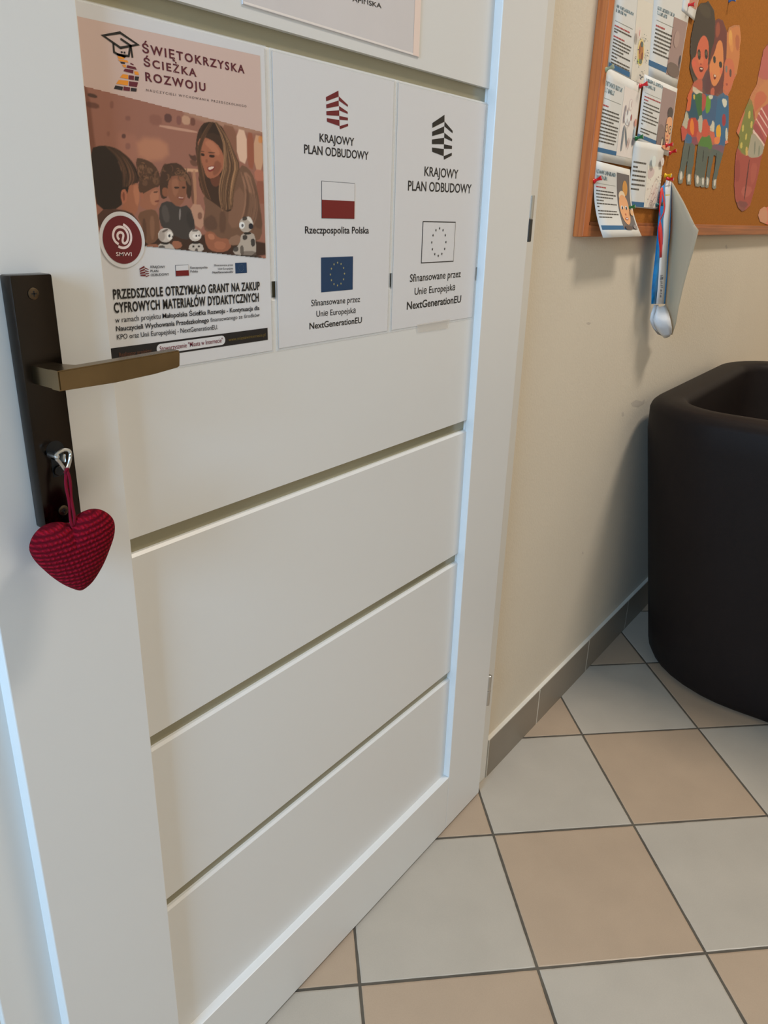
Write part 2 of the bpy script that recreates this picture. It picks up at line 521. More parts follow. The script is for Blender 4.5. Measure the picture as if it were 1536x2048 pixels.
for a, b, c, d in ((WY0, WY0 + .06, WZ0, WZ1), (WY1 - .06, WY1, WZ0, WZ1), (WY0, WY1, WZ0, WZ0 + .06), (WY0, WY1, WZ1 - .06, WZ1), (-.63, -.57, WZ0, WZ1)):
    wd.box(X0 - .12, X0 - .05, a, b, c, d, .004)
tag(wd.build('window_1', WHITE), 'white framed daylight window in the end wall', 'window', kind='structure')

# door frame: architrave strips that stand 8 mm off the wall
FY = .0165
tr = MB()
tr.box(DL, -.93, FY, .16, 0, DT, .0015); tr.box(-.012, DR, FY, .16, 0, DT, .0015); tr.box(-.93, -.012, FY, .16, 2.05, DT, .0015)
tag(tr.build('trim_1', JAMB), 'white door frame around the panelled door', 'door frame', kind='structure')

# skirting: a row of taupe tiles with a plaster ledge
sk = MB()
BY = .0147; BZ = .1015
xs = [.059, .311, .617, .918, 1.219, 1.52, 1.82, 2.12, 2.42, 2.72, 3.02, 3.32, 3.62, 3.92, X1]
for a, b in zip(xs, xs[1:]):
    sk.box(a + .0022, b - .0022, BY, WALL_Y + .001, .0, BZ - .002, .0006, SKIRT)
sk.box(.059, X1, BY + .0003, WALL_Y + .001, .0, BZ - .003, 0, JOINT)
sk.box(.058, X1, BY + .0006, WALL_Y + .001, BZ - .002, BZ, 0, LEDGE)
tag(sk.build('baseboard_right'), 'taupe tiled skirting along the foot of the cream wall', 'skirting', kind='structure')

# ------------------------------------------------------------------ the door leaf
PD = .0129                                     # how far the panels sit behind the stiles
LX0, LX1, SB, SA = -.944, 0.0, -.1355, -.8041
BOT, TOP = .006, 2.06
door = empty('door_1', (-.472, .03, 0))
tag(door, 'white panelled door with five glazed slits and bronze handle', 'door', kind='structure')
def dpart(name, mb, m): return mb.build(name, m, door)
b = MB(); b.box(LX0, SA, 0, .0560, BOT, TOP, .0012); dpart('stile', b, WHITE)
b = MB(); b.box(SB, LX1, 0, .0160, BOT, TOP, .0012); b.box(SB, -.016, .0158, .056, BOT, TOP); dpart('stile', b, WHITE)
b = MB(); b.box(SA, SB, 0, .0560, BOT, .1366, .0010); dpart('bottom_rail', b, WHITE)
b = MB(); b.box(SA, SB, 0, .0560, 1.98, TOP, .0010); dpart('top_rail', b, WHITE)
GB = [.3617, .6051, .8470, 1.0885, 1.3326, 1.5755, 1.818]      # top edge of each panel
GH = .0178
z = .1366
for i, g in enumerate(GB + [1.98]):
    b = MB(); x0, x1, y0, y1 = SA - .004, SB + .004, PD, PD + .03
    ch = .0030 if i < 7 else .0005
    prof = [(y0, z), (y0, g - ch), (y0 + ch, g), (y1, g), (y1, z)]
    va = [b.bm.verts.new((x0, y, zz)) for y, zz in prof]; vb = [b.bm.verts.new((x1, y, zz)) for y, zz in prof]
    b.bm.faces.new(va); b.bm.faces.new(vb[::-1])
    for j in range(5): b.bm.faces.new((va[j], vb[j], vb[(j + 1) % 5], va[(j + 1) % 5]))
    dpart('panel', b, WHITE)
    if i < 7:
        q = MB(); q.box(SA - .004, SB + .004, PD + .0065, PD + .0115, g - .012, g + GH + .012); dpart('glass_strip', q, GLASS)
    z = g + GH
for za, zb in ((1.1425, 1.2145), (.2290, .3015), (1.85, 1.922)):
    h = MB()
    mid = (za + zb) / 2
    cx, cy = .0062, .0030
    h.lathe([(0, .0045), (.001, .0058), (mid - za - .0012, .0058), (mid - za - .0006, .005)], (cx, cy, za), (0, 0, 1), 18, DARKSTEEL if za > 1 and za < 1.5 else STEEL)
    hp = h.build('hinge', None, door); auto_smooth(hp)
    h = MB(); h.lathe([(0, .005), (.0006, .0058), (zb - mid - .001, .0058), (zb - mid - .0003, .005), (zb - mid, .003)], (cx, cy, mid), (0, 0, 1), 18, STEEL)
    h.box(cx - .002, cx + .0022, cy + .002, FY + .004, za + .002, zb - .002, 0, STEEL)
    o = h.build('hinge_knuckle', None, hp); auto_smooth(o)

# handle: long plate, lever, screws, lock cylinder
b = MB(); b.box(-.8976, -.8622, -.0160, .0003, .9145, 1.1272, .0018)
plate = b.build('handle_plate', BRONZE, door); auto_smooth(plate)
for (sx, sz) in ((-.8805, 1.1128), (-.8795, .9285)):
    s_ = MB(); s_.lathe([(-.001, .0046), (.0008, .0046), (.0013, .0036)], (sx, -.016, sz), (0, -1, 0), 18, SCREWM)
    s_.box(sx - .0022, sx + .0022, -.0176, -.0172, sz - .0005, sz + .0005, 0, HOLE); s_.box(sx - .0005, sx + .0005, -.0176, -.0172, sz - .0022, sz + .0022, 0, HOLE)
    auto_smooth(s_.build('screw', None, plate))
lc = MB()
cx = -.8795
lc.lathe([(0, .0083), (.0003, .0083)], (cx, -.0160, .9835), (0, -1, 0), 24, HOLE)
lc.box(cx - .0048, cx + .0048, -.0163, -.0157, .960, .981, 0, HOLE)
lc.lathe([(0, .0046), (.0035, .0046), (.0040, .0040)], (cx, -.0155, .9655), (0, -1, 0), 20, BRONZE)
auto_smooth(lc.build('lock_cylinder', None, plate))
lv = MB()
LY = -.055
front = [(-.8908, 1.0578), (-.772, 1.0603), (-.7712, 1.0570), (-.7722, 1.0465), (-.7745, 1.0452), (-.800, 1.0428), (-.840, 1.0412), (-.8908, 1.0418)]
lv.prism_xz(front, LY, LY + .0125, None, .0009)
# neck: square block swept from the plate into the bar
rows = []
for t in range(9):
    a = t / 8
    y = -.0150 + (LY + .0050 + .0150) * a
    xr = -.8700 + .0 * a + .018 * a ** 3
    rows.append([(-.8905, y, 1.0424), (xr, y, 1.0424), (xr, y, 1.0572), (-.8905, y, 1.0572)])
V = lv.grid(rows, None, True); lv.bm.faces.new(V[0][::-1]); lv.bm.faces.new(V[-1])
o = lv.build('lever', BRASS, plate); auto_smooth(o, 30)

# ------------------------------------------------------------------ key and crocheted heart
key = MB()
kx, kz = -.8795, .9790
key.box(kx - .0011, kx + .0011, -.0295, -.0158, kz - .0035, kz + .0035, .0004)
ring = [(-.8885, .9815), (-.8862, .9850), (-.8800, .9868), (-.8762, .9858), (-.8748, .9835), (-.8760, .9775), (-.8785, .9710), (-.8800, .9685), (-.8818, .9708), (-.8850, .9770)]
ring = [(x, -.0305 + (.001 * math.sin(i)), z) for i, (x, z) in enumerate(ring)]
def smooth3(p, closed=True, it=2):
    for _ in range(it):
        q = []
        n = len(p)
        for i in range(n if closed else n - 1):
            a, c = Vector(p[i]), Vector(p[(i + 1) % n]); q += [tuple(a * .75 + c * .25), tuple(a * .25 + c * .75)]
        p = q if closed else [p[0]] + q + [p[-1]]
    return p
key.tube(smooth3(ring), .00155, 10, True)
key.lathe([(0, .0022), (.012, .0022)], (-.8868, -.0185, .9820), (0, -1, 0), 12)
ko = key.build('key', STEEL); auto_smooth(ko)
tag(ko, 'small silver key with an open bow stuck in the door lock', 'key')

# outline of the heart as seen face on, in metres about its middle
hpx = [(710, 868), (745, 812), (800, 775), (900, 750), (985, 768), (1050, 812), (1098, 880), (1112, 960), (1100, 1050), (1068, 1140), (1010, 1290), (940, 1410), (880, 1490), (820, 1535), (765, 1560),
       (690, 1520), (600, 1460), (500, 1365), (420, 1270), (350, 1180), (310, 1090), (305, 1030), (330, 955), (380, 895), (440, 855), (520, 835), (600, 842), (665, 862)]
hpx = [(x - 62 * max(0, y - 900) / 660, y) for x, y in hpx]
hk = .000437 / 4.8
hp = smooth_poly([((x - 710) * hk * .985, -(y - 1130) * hk * 1.05) for x, y in hpx], 2)
HC = Vector((-.8835, -.0350, .8975)); ang = math.radians(26)
hu = Vector((math.cos(ang), -math.sin(ang), 0)); hn = Vector((-math.sin(ang), -math.cos(ang), 0)); hv = Vector((0, 0, 1))
heart = empty('crocheted_heart', tuple(HC))
tag(heart, 'crimson crocheted heart hanging by a yarn loop from the door key', 'heart ornament')
hb = MB()
NR = 16
cen = np.array([0.0, .004])
for side in (1, -1):
    rows = []
    for i in range(NR + 1):
        rr = 1 - i / NR
        # keep the cleft: shrink towards a short spine
        th = .0175 * (1 - (rr) ** 2.6) ** .62
        row = []
        for p_ in hp:
            q = cen + (p_ - cen) * rr
            d = 1 - math.exp(-abs(p_[0]) / .012) * .35 * max(0, min(1, (p_[1] + .02) / .03)) * rr
            row.append(tuple(HC + hu * q[0] + hv * q[1] + hn * side * th * d))
        rows.append(row)
    hb.grid(rows, None, True)
bmesh.ops.remove_doubles(hb.bm, verts=hb.bm.verts[:], dist=.0002)
ho = hb.build('knitted_body', WOOL, heart, True)
md = ho.modifiers.new('soft', 'SUBSURF'); md.levels = 1; md.render_levels = 1
yl = MB()
cleft = HC + hv * .024 + hn * .006
top = Vector((-.8800, -.0305, .9690))
def twist(off, ph):
    P = []
    for i in range(22):
        t = i / 21
        p_ = top.lerp(cleft, t)
        w = .0016 * math.sin(math.pi * t) ** .5 if 0 < t < 1 else .0
        P.append(p_ + hu * (w * off + .0006 * math.sin(9 * t + ph)) + hn * .0007 * math.cos(9 * t + ph))
    return P
yl.tube(twist(1, 0), .0013, 8); yl.tube(twist(-1, 2.5), .0013, 8)
yl.tube([top + Vector((-.0018, 0, -.002)), top + Vector((-.0010, -.002, .001)), top + Vector((.0008, -.001, .0018)), top + Vector((.0016, .001, -.002))], .0012, 8)
yl.tube([top + Vector((-.001, -.001, -.004)), top + Vector((-.0022, -.001, -.010)), top + Vector((-.0018, -.002, -.0155))], .0011, 8)
yo = yl.build('yarn_loop', YARN, heart, True)

# ------------------------------------------------------------------ posters on the door
PY = PD - .0006                              # face of the laminated sheets
DOORG = 'laminated posters taped in a row on the white door'
K = ink(18, 20, 30, 1.0); KB = ink(14, 14, 16, 1.0); MAR = ink(88, 14, 24); MAR2 = ink(70, 12, 30)
def poster(name, label, x0, x1, z0, z1, film=.003):
    e = empty(name, ((x0 + x1) / 2, PY, z0))
    tag(e, label, 'poster', DOORG)
    b = MB(); b.box(x0 + film, x1 - film, PY, PD + .0001, z0 + film, z1 - film); b.build('paper_sheet', PAPER, e)
    f = MB()
    for a in ((x0, x0 + film, z0, z1), (x1 - film, x1, z0, z1), (x0 + film, x1 - film, z0, z0 + film), (x0 + film, x1 - film, z1 - film, z1)):
        f.box(a[0], a[1], PY + .0001, PD + .0001, a[2], a[3])
    f.build('laminate_film', FILM, e)
    return e

# the building-shaped emblem, its slats in metres about the middle poster's place
EMB = [[(-.4935,1.2978),(-.4721,1.3068),(-.4716,1.3009),(-.493,1.2938)], [(-.493,1.2906),(-.4716,1.297),(-.4713,1.2915),(-.4927,1.2869)],
       [(-.4928,1.284),(-.4707,1.2872),(-.4704,1.2816),(-.4925,1.2801)], [(-.492,1.2772),(-.4701,1.2774),(-.4698,1.2712),(-.4915,1.2736)],
       [(-.4713,1.3012),(-.4551,1.2944),(-.4551,1.2924),(-.4713,1.297)], [(-.4708,1.2916),(-.4553,1.2872),(-.4553,1.2852),(-.4705,1.2872)],
       [(-.4704,1.2816),(-.4549,1.2813),(-.4549,1.2786),(-.4701,1.2777)], [(-.4698,1.2712),(-.4546,1.2752),(-.4545,1.2727),(-.469,1.2681)]]
exs = [p[0] for q in EMB for p in q]; ezs = [p[1] for q in EMB for p in q]
EX0, EX1, EZ0, EZ1 = min(exs), max(exs), min(ezs), max(ezs)
def emblem(F, x0, x1, z0, z1, m):
    for q in EMB:
        F.poly([(x0 + (x - EX0) / (EX1 - EX0) * (x1 - x0), z0 + (z_ - EZ0) / (EZ1 - EZ0) * (z1 - z0)) for x, z_ in q], m)

# --- middle poster
p2 = poster('poster', 'white poster with maroon slatted emblem, red and white flag and blue starred flag', -.5790, -.3640, 1.0290, 1.3322)
F = Flat(PY); emblem(F, EX0, EX1, EZ0, EZ1, MAR); F.build('emblem', p2)
F = Flat(PY)
F.text('KRAJOWY', (-.5043,1.2526,-.4428,1.2528,.0081), K, .014)
F.text('PLAN ODBUDOWY', (-.5299,1.2389,-.4149,1.2397,.0087), K, .014)
F.text('Rzeczpospolita Polska', (-.53,1.1562,-.4118,1.156,.0075), K, .014)
F.text('Sfinansowane przez', (-.5203,1.0751,-.4275,1.074,.0072), K, .004)
F.text('Unię Europejską', (-.5113,1.0622,-.4362,1.061,.0068), K, .004)
F.text('NextGenerationEU', (-.5238,1.0487,-.4232,1.0475,.0072), KB, .016)
F.build('lettering', p2)
F = Flat(PY)
def flag_pl(F, fx0, fx1, fz0, fz1, w=.0005):
    zm = (fz0 + fz1) / 2
    F.rect(fx0, fx1, fz0, fz1, ink(70, 75, 85, 1.0))
    F.rect(fx0 + w, fx1 - w, zm, fz1 - w, PAPER, 2)
    F.rect(fx0 + w * .5, fx1 - w * .5, fz0 + w * .5, zm, ink(100, 10, 16, 1.5), 2)
FP = [(-.5018,1.2126),(-.4409,1.2124)] + [(-.5009,1.1724),(-.441,1.1728)]
flag_pl(F, (FP[0][0] + FP[2][0]) / 2, (FP[1][0] + FP[3][0]) / 2, (FP[2][1] + FP[3][1]) / 2, (FP[0][1] + FP[1][1]) / 2)
F.build('red_white_flag', p2)
def stars(F, c, r, sr, m, k=2):
    for i in range(12):
        a = math.pi / 2 + i * math.pi / 6
        F.star((c[0] + r * math.cos(a), c[1] + r * math.sin(a)), sr, m, k)
F = Flat(PY)
EF = [(-.5017,1.1296),(-.4419,1.1293),(-.4435,1.0898),(-.5032,1.0901)]
ex0, ex1 = (EF[0][0] + EF[3][0]) / 2, (EF[1][0] + EF[2][0]) / 2; ez0, ez1 = (EF[2][1] + EF[3][1]) / 2, (EF[0][1] + EF[1][1]) / 2
F.rect(ex0, ex1, ez0, ez1, ink(4, 46, 80, 1.5))
stars(F, ((ex0 + ex1) / 2, (ez0 + ez1) / 2), (ez1 - ez0) * .335, (ez1 - ez0) * .042, ink(165, 160, 110, 1.2))
F.build('starred_flag', p2)

# --- right poster, printed in black only
p3 = poster('poster', 'white poster printed only in black, with a starred flag outline, taped beside the hinged stile', -.3605, -.1400, 1.0290, 1.3320)
F = Flat(PY)
E3 = [(-.2797,1.2906),(-.2278,1.2855),(-.2514,1.3052),(-.2448,1.2506)]
emblem(F, E3[0][0], E3[1][0], E3[3][1], E3[2][1], KB); F.build('emblem', p3)
F = Flat(PY)
F.text('KRAJOWY', (-.2933,1.2282,-.2079,1.2287,.0112), KB, .012)
F.text('PLAN ODBUDOWY', (-.3301,1.2088,-.1692,1.2109,.0116), KB, .012)
F.text('Sfinansowane przez', (-.318,1.093,-.1848,1.0941,.01), KB, .007)
F.text('Unię Europejską', (-.3054,1.0752,-.1986,1.0758,.0093), KB, .007)
F.text('NextGenerationEU', (-.323,1.0566,-.1795,1.0568,.0101), KB, .018)
F.build('lettering', p3)
F = Flat(PY)
EF = [(-.2919,1.1712),(-.2066,1.1718),(-.2089,1.1172),(-.2933,1.1161)]
ex0, ex1 = (EF[0][0] + EF[3][0]) / 2, (EF[1][0] + EF[2][0]) / 2; ez0, ez1 = (EF[2][1] + EF[3][1]) / 2, (EF[0][1] + EF[1][1]) / 2
F.rect(ex0, ex1, ez0, ez1, KB); w = .0013
F.rect(ex0 + w, ex1 - w, ez0 + w, ez1 - w, PAPER, 2)
stars(F, ((ex0 + ex1) / 2, (ez0 + ez1) / 2), (ez1 - ez0) * .335, (ez1 - ez0) * .042, KB, 3)
F.build('starred_flag', p3)
t = MB(); TP = [(-.2975,1.0341),(-.2099,1.0345),(-.2147,1.0213),(-.2948,1.0226)]
t.poly([(x, PY - .0006, z_) for x, z_ in TP]); t.build('adhesive_tape', TAPE, p3)

# --- left poster with the class photograph
p1 = poster('poster', 'colourful poster with pink heading, photo of a teacher with children and maroon round badge', -.8030, -.5850, 1.0290, 1.3325, .002)
F = Flat(PY)
HD = [(-.7991,1.3196),(-.5922,1.3226),(-.5952,1.254),(-.7983,1.2685)]
PINK = ink(184, 160, 151, 1.5)
HX1 = (HD[1][0] + HD[2][0]) / 2
F.poly([(-.8006, HD[0][1]), (HX1, HD[1][1]), (HX1, HD[2][1]), (-.8006, HD[3][1])], PINK)
F.build('pink_heading', p1)
PQ = [(-.7981,1.2685),(-.5956,1.2541),(-.5943,1.131),(-.798,1.1474)]
photo_outline = [(-.8006, PQ[0][1] + .002), (HX1, PQ[1][1]), (HX1, PQ[2][1]), (-.8006, PQ[3][1] + .003)]
SK = (165, 102, 76)
shapes = []
def sh(pts, c, soft=.0008, op=1.0, it=1): shapes.append((pts, c, soft, op, it))
sh([(-.6936,1.2671),(-.5883,1.2605),(-.5887,1.2501),(-.6943,1.2578)], (170,130,108), 0.00208, .8)
sh([(-.8002,1.2707),(-.7923,1.2699),(-.792,1.2255),(-.7871,1.1869),(-.8016,1.2058),(-.8014,1.2525)], (112,66,50), 0.00156, .8)
sh([(-.7939,1.2661),(-.7853,1.2653),(-.7851,1.2626),(-.7943,1.2629)], (62,40,34), 0.00052, .9)
sh([(-.7971,1.2594),(-.7843,1.259),(-.7842,1.2548),(-.7965,1.2549)], (90,52,42), 0.00078, .8)
sh([(-.7732,1.2621),(-.7695,1.2625),(-.7702,1.2568),(-.7739,1.2564)], (120,74,62), 0.00078, .7)
sh([(-.7688,1.237),(-.7648,1.2392),(-.7458,1.237),(-.7495,1.2147),(-.771,1.2173)], (168,112,92), 0.00364, .5)
sh([(-.7498,1.2366),(-.716,1.2374),(-.7148,1.221),(-.7479,1.2168)], (188,128,98), 0.00312, .7)
sh([(-.7332,1.2569),(-.7198,1.2563),(-.7206,1.2482),(-.7341,1.2479)], (128,80,68), 0.0013, .6)
sh([(-.7232,1.2491),(-.6798,1.2476),(-.6799,1.2454),(-.7234,1.2467)], (192,146,124), 0.00039, .9)
sh([(-.7168,1.2588),(-.7082,1.2586),(-.7094,1.2516),(-.7175,1.2515)], (84,52,50), 0.00052, .9)
sh([(-.7032,1.2585),(-.6975,1.258),(-.6986,1.2507),(-.7038,1.2507)], (124,78,72), 0.00052, .85)
sh([(-.6968,1.2596),(-.687,1.2588),(-.6876,1.2518),(-.6975,1.2516)], (196,154,126), 0.00065, .8)
sh([(-.687,1.2583),(-.6811,1.2581),(-.6817,1.2516),(-.6879,1.2516)], (104,62,52), 0.00052, .85)
sh([(-.7643,1.2378),(-.7601,1.2382),(-.7605,1.2346),(-.7647,1.2342)], (82,50,48), 0.00052, .9)
sh([(-.7589,1.2523),(-.7538,1.2528),(-.7542,1.2489),(-.7593,1.2489)], (112,70,64), 0.00078, .6)
sh([(-.7613,1.2308),(-.7562,1.2312),(-.7567,1.2262),(-.7619,1.2258)], (120,78,72), 0.00078, .6)
sh([(-.779,1.2385),(-.776,1.2387),(-.7764,1.2349),(-.7795,1.2346)], (118,72,62), 0.00078, .6)
sh([(-.6506,1.2568),(-.6281,1.2551),(-.6291,1.222),(-.6408,1.2347)], (132,88,68), 0.00078, .9)
sh([(-.6294,1.2542),(-.6156,1.2532),(-.6161,1.2216),(-.6301,1.2265)], (222,184,158), 0.00078, .95)
sh([(-.6156,1.2526),(-.6059,1.2518),(-.6065,1.2175),(-.6165,1.2204)], (150,84,62), 0.00078, .9)
sh([(-.6059,1.2509),(-.5941,1.2501),(-.5937,1.2182),(-.6065,1.2175)], (204,158,126), 0.00078, .9)
sh([(-.5993,1.2504),(-.5932,1.2503),(-.5934,1.244),(-.5997,1.2435)], (206,132,70), 0.00052, .8)
sh([(-.607,1.2187),(-.5928,1.2183),(-.5923,1.2076),(-.6058,1.207)], (180,112,90), 0.00078, .9)
sh([(-.6058,1.2076),(-.5923,1.2082),(-.5914,1.1859),(-.6023,1.1856)], (142,84,66), 0.00078, .9)
sh([(-.6925,1.2277),(-.6875,1.2254),(-.6829,1.2273),(-.6819,1.221),(-.6886,1.2216)], (72,46,38), 0.00065, .9)
sh([(-.6915,1.2225),(-.6811,1.221),(-.6814,1.2167),(-.689,1.2168)], (92,60,46), 0.00065, .8)
sh([(-.701,1.2142),(-.6788,1.2146),(-.6791,1.2118),(-.7013,1.2112)], (204,156,122), 0.00039, .9)
sh([(-.6885,1.213),(-.684,1.2133),(-.685,1.1813),(-.6896,1.1812)], (176,126,96), 0.00039, .9)
sh([(-.6953,1.2116),(-.6886,1.2119),(-.6879,1.1834),(-.6909,1.1834)], (96,62,48), 0.00052, .8)
sh([(-.694,1.1833),(-.6764,1.1826),(-.6782,1.1587),(-.6924,1.1655)], (184,140,116), 0.00052, .9)
sh([(-.6847,1.1757),(-.6792,1.1758),(-.6797,1.1695),(-.6851,1.1695)], (120,80,66), 0.00052, .9)
sh([(-.7979,1.1586),(-.5928,1.1525),(-.5938,1.1284),(-.8009,1.134)], (58,36,28), 0.00104, 1)
sh([(-.6266,1.2221),(-.6148,1.2196),(-.6062,1.2093),(-.6001,1.1869),(-.5966,1.1587),(-.604,1.1476),(-.6464,1.1456),(-.6767,1.1575),(-.679,1.1678),(-.6743,1.1781),(-.6771,1.1927),(-.6598,1.1921),(-.6391,1.1812),(-.6346,1.1999)], (112,80,62), 0.00039, 1)
sh([(-.6201,1.2168),(-.6097,1.2092),(-.6056,1.1927),(-.6177,1.1971),(-.624,1.2085)], (160,116,92), 0.00104, .75)
sh([(-.6311,1.2035),(-.6197,1.1923),(-.6226,1.1708),(-.6388,1.1587),(-.6482,1.1705)], (134,96,76), 0.0013, .7)
sh([(-.6773,1.1701),(-.6642,1.1749),(-.6587,1.161),(-.6702,1.1587),(-.6771,1.1621)], (88,62,50), 0.00104, .8)
sh([(-.613,1.1853),(-.5989,1.1809),(-.5971,1.16),(-.6088,1.1624)], (92,62,48), 0.00104, .7)
sh([(-.6558,1.1797),(-.6479,1.1752),(-.6499,1.1563),(-.6589,1.1575)], (82,56,44), 0.0013, .6)
sh([(-.6689,1.2568),(-.6506,1.2571),(-.641,1.2446),(-.6336,1.2307),(-.6263,1.2222),(-.6321,1.2081),(-.6367,1.1941),(-.6389,1.1788),(-.6478,1.1763),(-.662,1.1841),(-.6758,1.1905),(-.6818,1.2024),(-.6796,1.2168),(-.6835,1.2289),(-.6809,1.2424),(-.6765,1.2507)], (58,37,28), 0.00031, 1)
sh([(-.6523,1.2556),(-.6418,1.2446),(-.6345,1.2307),(-.6275,1.2221),(-.6335,1.2057),(-.6385,1.1917),(-.6444,1.203),(-.6408,1.2213),(-.647,1.2386)], (104,68,48), 0.00078, .85)
sh([(-.6468,1.2298),(-.6389,1.2259),(-.6349,1.2103),(-.639,1.1963),(-.645,1.2075)], (158,112,82), 0.00104, .6)
sh([(-.6677,1.2563),(-.6554,1.2564),(-.6498,1.245),(-.6622,1.2483),(-.6733,1.243),(-.6751,1.2492)], (40,25,20), 0.00078, .8)
sh([(-.6802,1.2414),(-.6751,1.23),(-.6727,1.2106),(-.6746,1.1961),(-.6808,1.2058),(-.679,1.219),(-.6827,1.2295)], (92,60,44), 0.00052, .7)
sh([(-.6663,1.2131),(-.655,1.2148),(-.6526,1.2026),(-.6617,1.1988),(-.6669,1.2042)], (104,58,42), 0.00039, .95)
sh([(-.6793,1.2404),(-.6715,1.2434),(-.6565,1.2395),(-.6479,1.2303),(-.6473,1.2203),(-.6537,1.2111),(-.6648,1.2065),(-.6716,1.2082),(-.6742,1.2158),(-.6773,1.2232),(-.6797,1.2308)], (162,98,72), 0.00026, 1)
sh([(-.6658,1.2415),(-.6582,1.2383),(-.6516,1.2306),(-.6558,1.227),(-.6648,1.2329),(-.6722,1.2378)], (184,118,88), 0.00104, .7)
sh([(-.6584,1.2246),(-.6498,1.2207),(-.6552,1.2124),(-.6626,1.2089),(-.6629,1.2155)], (122,68,50), 0.00104, .7)
sh([(-.6771,1.229),(-.672,1.2285),(-.6725,1.2261),(-.6767,1.2265)], (44,24,20), 0.00031, 1)
sh([(-.6667,1.2282),(-.6592,1.2283),(-.6597,1.2259),(-.666,1.2257)], (44,24,20), 0.00031, 1)
sh([(-.6678,1.2305),(-.6587,1.2306),(-.6585,1.2298),(-.6676,1.2295)], (60,36,28), 0.00026, .9)
sh([(-.6776,1.2309),(-.6721,1.2307),(-.6722,1.2298),(-.6774,1.2299)], (60,36,28), 0.00026, .9)
sh([(-.6714,1.2238),(-.6686,1.224),(-.6685,1.2209),(-.6716,1.2209)], (132,74,54), 0.00039, .8)
sh([(-.6704,1.2169),(-.6634,1.2186),(-.6589,1.2184),(-.6618,1.2145),(-.6669,1.2126),(-.6693,1.2141)], (126,44,42), 0.00031, 1)
sh([(-.6691,1.2165),(-.6634,1.2179),(-.6602,1.2179),(-.6636,1.2153),(-.6677,1.2146)], (226,196,180), 0.00021, 1)
sh([(-.6782,1.1575),(-.667,1.1587),(-.6593,1.1516),(-.646,1.1516),(-.6414,1.1443),(-.6502,1.1384),(-.6668,1.1387),(-.6761,1.1436)], (150,92,68), 0.00039, 1)
sh([(-.6736,1.1564),(-.6656,1.1558),(-.6643,1.1505),(-.6724,1.1506)], (186,122,92), 0.00052, .8)
sh([(-.666,1.1493),(-.6496,1.148),(-.6517,1.1409),(-.665,1.1411)], (172,108,80), 0.00052, .8)
sh([(-.6468,1.1516),(-.6303,1.1563),(-.6292,1.1454),(-.6448,1.1444)], (142,108,88), 0.00052, .9)
sh([(-.7976,1.2237),(-.7846,1.2276),(-.77,1.226),(-.7576,1.2182),(-.7508,1.2086),(-.749,1.1995),(-.7605,1.198),(-.7614,1.1898),(-.769,1.1905),(-.7712,1.1772),(-.7958,1.1755),(-.7974,1.1964)], (34,22,18), 0.00031, 1)
sh([(-.7722,1.2182),(-.7587,1.2142),(-.7517,1.2065),(-.7501,1.1994),(-.7604,1.1988),(-.766,1.2057)], (92,60,46), 0.00078, .8)
sh([(-.769,1.2135),(-.7615,1.212),(-.7632,1.2059),(-.7684,1.2076)], (126,86,64), 0.00052, .6)
sh([(-.7592,1.2091),(-.7541,1.2084),(-.7561,1.2022),(-.7596,1.2031)], (120,80,58), 0.00052, .6)
sh([(-.7607,1.1979),(-.7511,1.1998),(-.7507,1.1855),(-.7565,1.1718),(-.7633,1.1722),(-.7721,1.1767),(-.7688,1.1814),(-.7637,1.1897)], (158,98,72), 0.00031, 1)
sh([(-.7581,1.196),(-.7512,1.1984),(-.7509,1.186),(-.7554,1.1776)], (186,120,88), 0.00078, .7)
sh([(-.7703,1.1925),(-.7645,1.1939),(-.7649,1.1835),(-.7691,1.181),(-.771,1.1844)], (172,104,78), 0.00031, 1)
sh([(-.7693,1.1905),(-.7664,1.1912),(-.7668,1.185),(-.7688,1.1834)], (116,62,46), 0.00031, .9)
sh([(-.7964,1.1757),(-.7718,1.1772),(-.7567,1.1723),(-.7492,1.1533),(-.7788,1.1503),(-.7967,1.1586)], (76,48,38), 0.00039, 1)
sh([(-.7529,1.2197),(-.7424,1.2194),(-.7319,1.2158),(-.7257,1.2057),(-.7276,1.1971),(-.7353,1.1957),(-.7418,1.1923),(-.7481,1.1898),(-.7523,1.1932),(-.7497,1.2025)], (78,52,38), 0.00031, 1)
sh([(-.7482,1.2148),(-.7429,1.2141),(-.744,1.21),(-.7486,1.2107)], (134,96,70), 0.00039, .6)
sh([(-.7403,1.2132),(-.7337,1.2116),(-.7355,1.2073),(-.7409,1.2081)], (130,92,66), 0.00039, .6)
sh([(-.7344,1.2053),(-.729,1.2035),(-.7309,1.1982),(-.7356,1.2001)], (122,86,62), 0.00039, .6)
sh([(-.7468,1.2027),(-.7408,1.2019),(-.742,1.1967),(-.7473,1.1975)], (112,78,58), 0.00039, .6)
sh([(-.7481,1.1898),(-.7396,1.1937),(-.7296,1.1972),(-.7279,1.1888),(-.7318,1.1781),(-.7414,1.1766),(-.752,1.1787),(-.7505,1.185)], (154,98,74), 0.00031, 1)
sh([(-.7398,1.1916),(-.7305,1.1951),(-.7291,1.1888),(-.7334,1.1802),(-.7394,1.1821)], (182,122,92), 0.00078, .7)
sh([(-.7356,1.1926),(-.7303,1.1934),(-.7304,1.1919),(-.7355,1.1913)], (70,42,32), 0.00026, .9)
sh([(-.735,1.1849),(-.7294,1.1856),(-.7301,1.184),(-.7346,1.1833)], (110,54,46), 0.00026, .9)
sh([(-.75,1.1912),(-.7466,1.1913),(-.7473,1.1851),(-.7501,1.186)], (160,98,74), 0.00026, 1)
sh([(-.7559,1.1734),(-.7412,1.1779),(-.7324,1.1759),(-.7305,1.1619),(-.7343,1.1499),(-.7493,1.1457),(-.7511,1.1618)], (112,76,56), 0.00039, 1)
sh([(-.7503,1.1693),(-.7462,1.1693),(-.7467,1.1511),(-.7503,1.1501)], (78,50,38), 0.00052, .7)
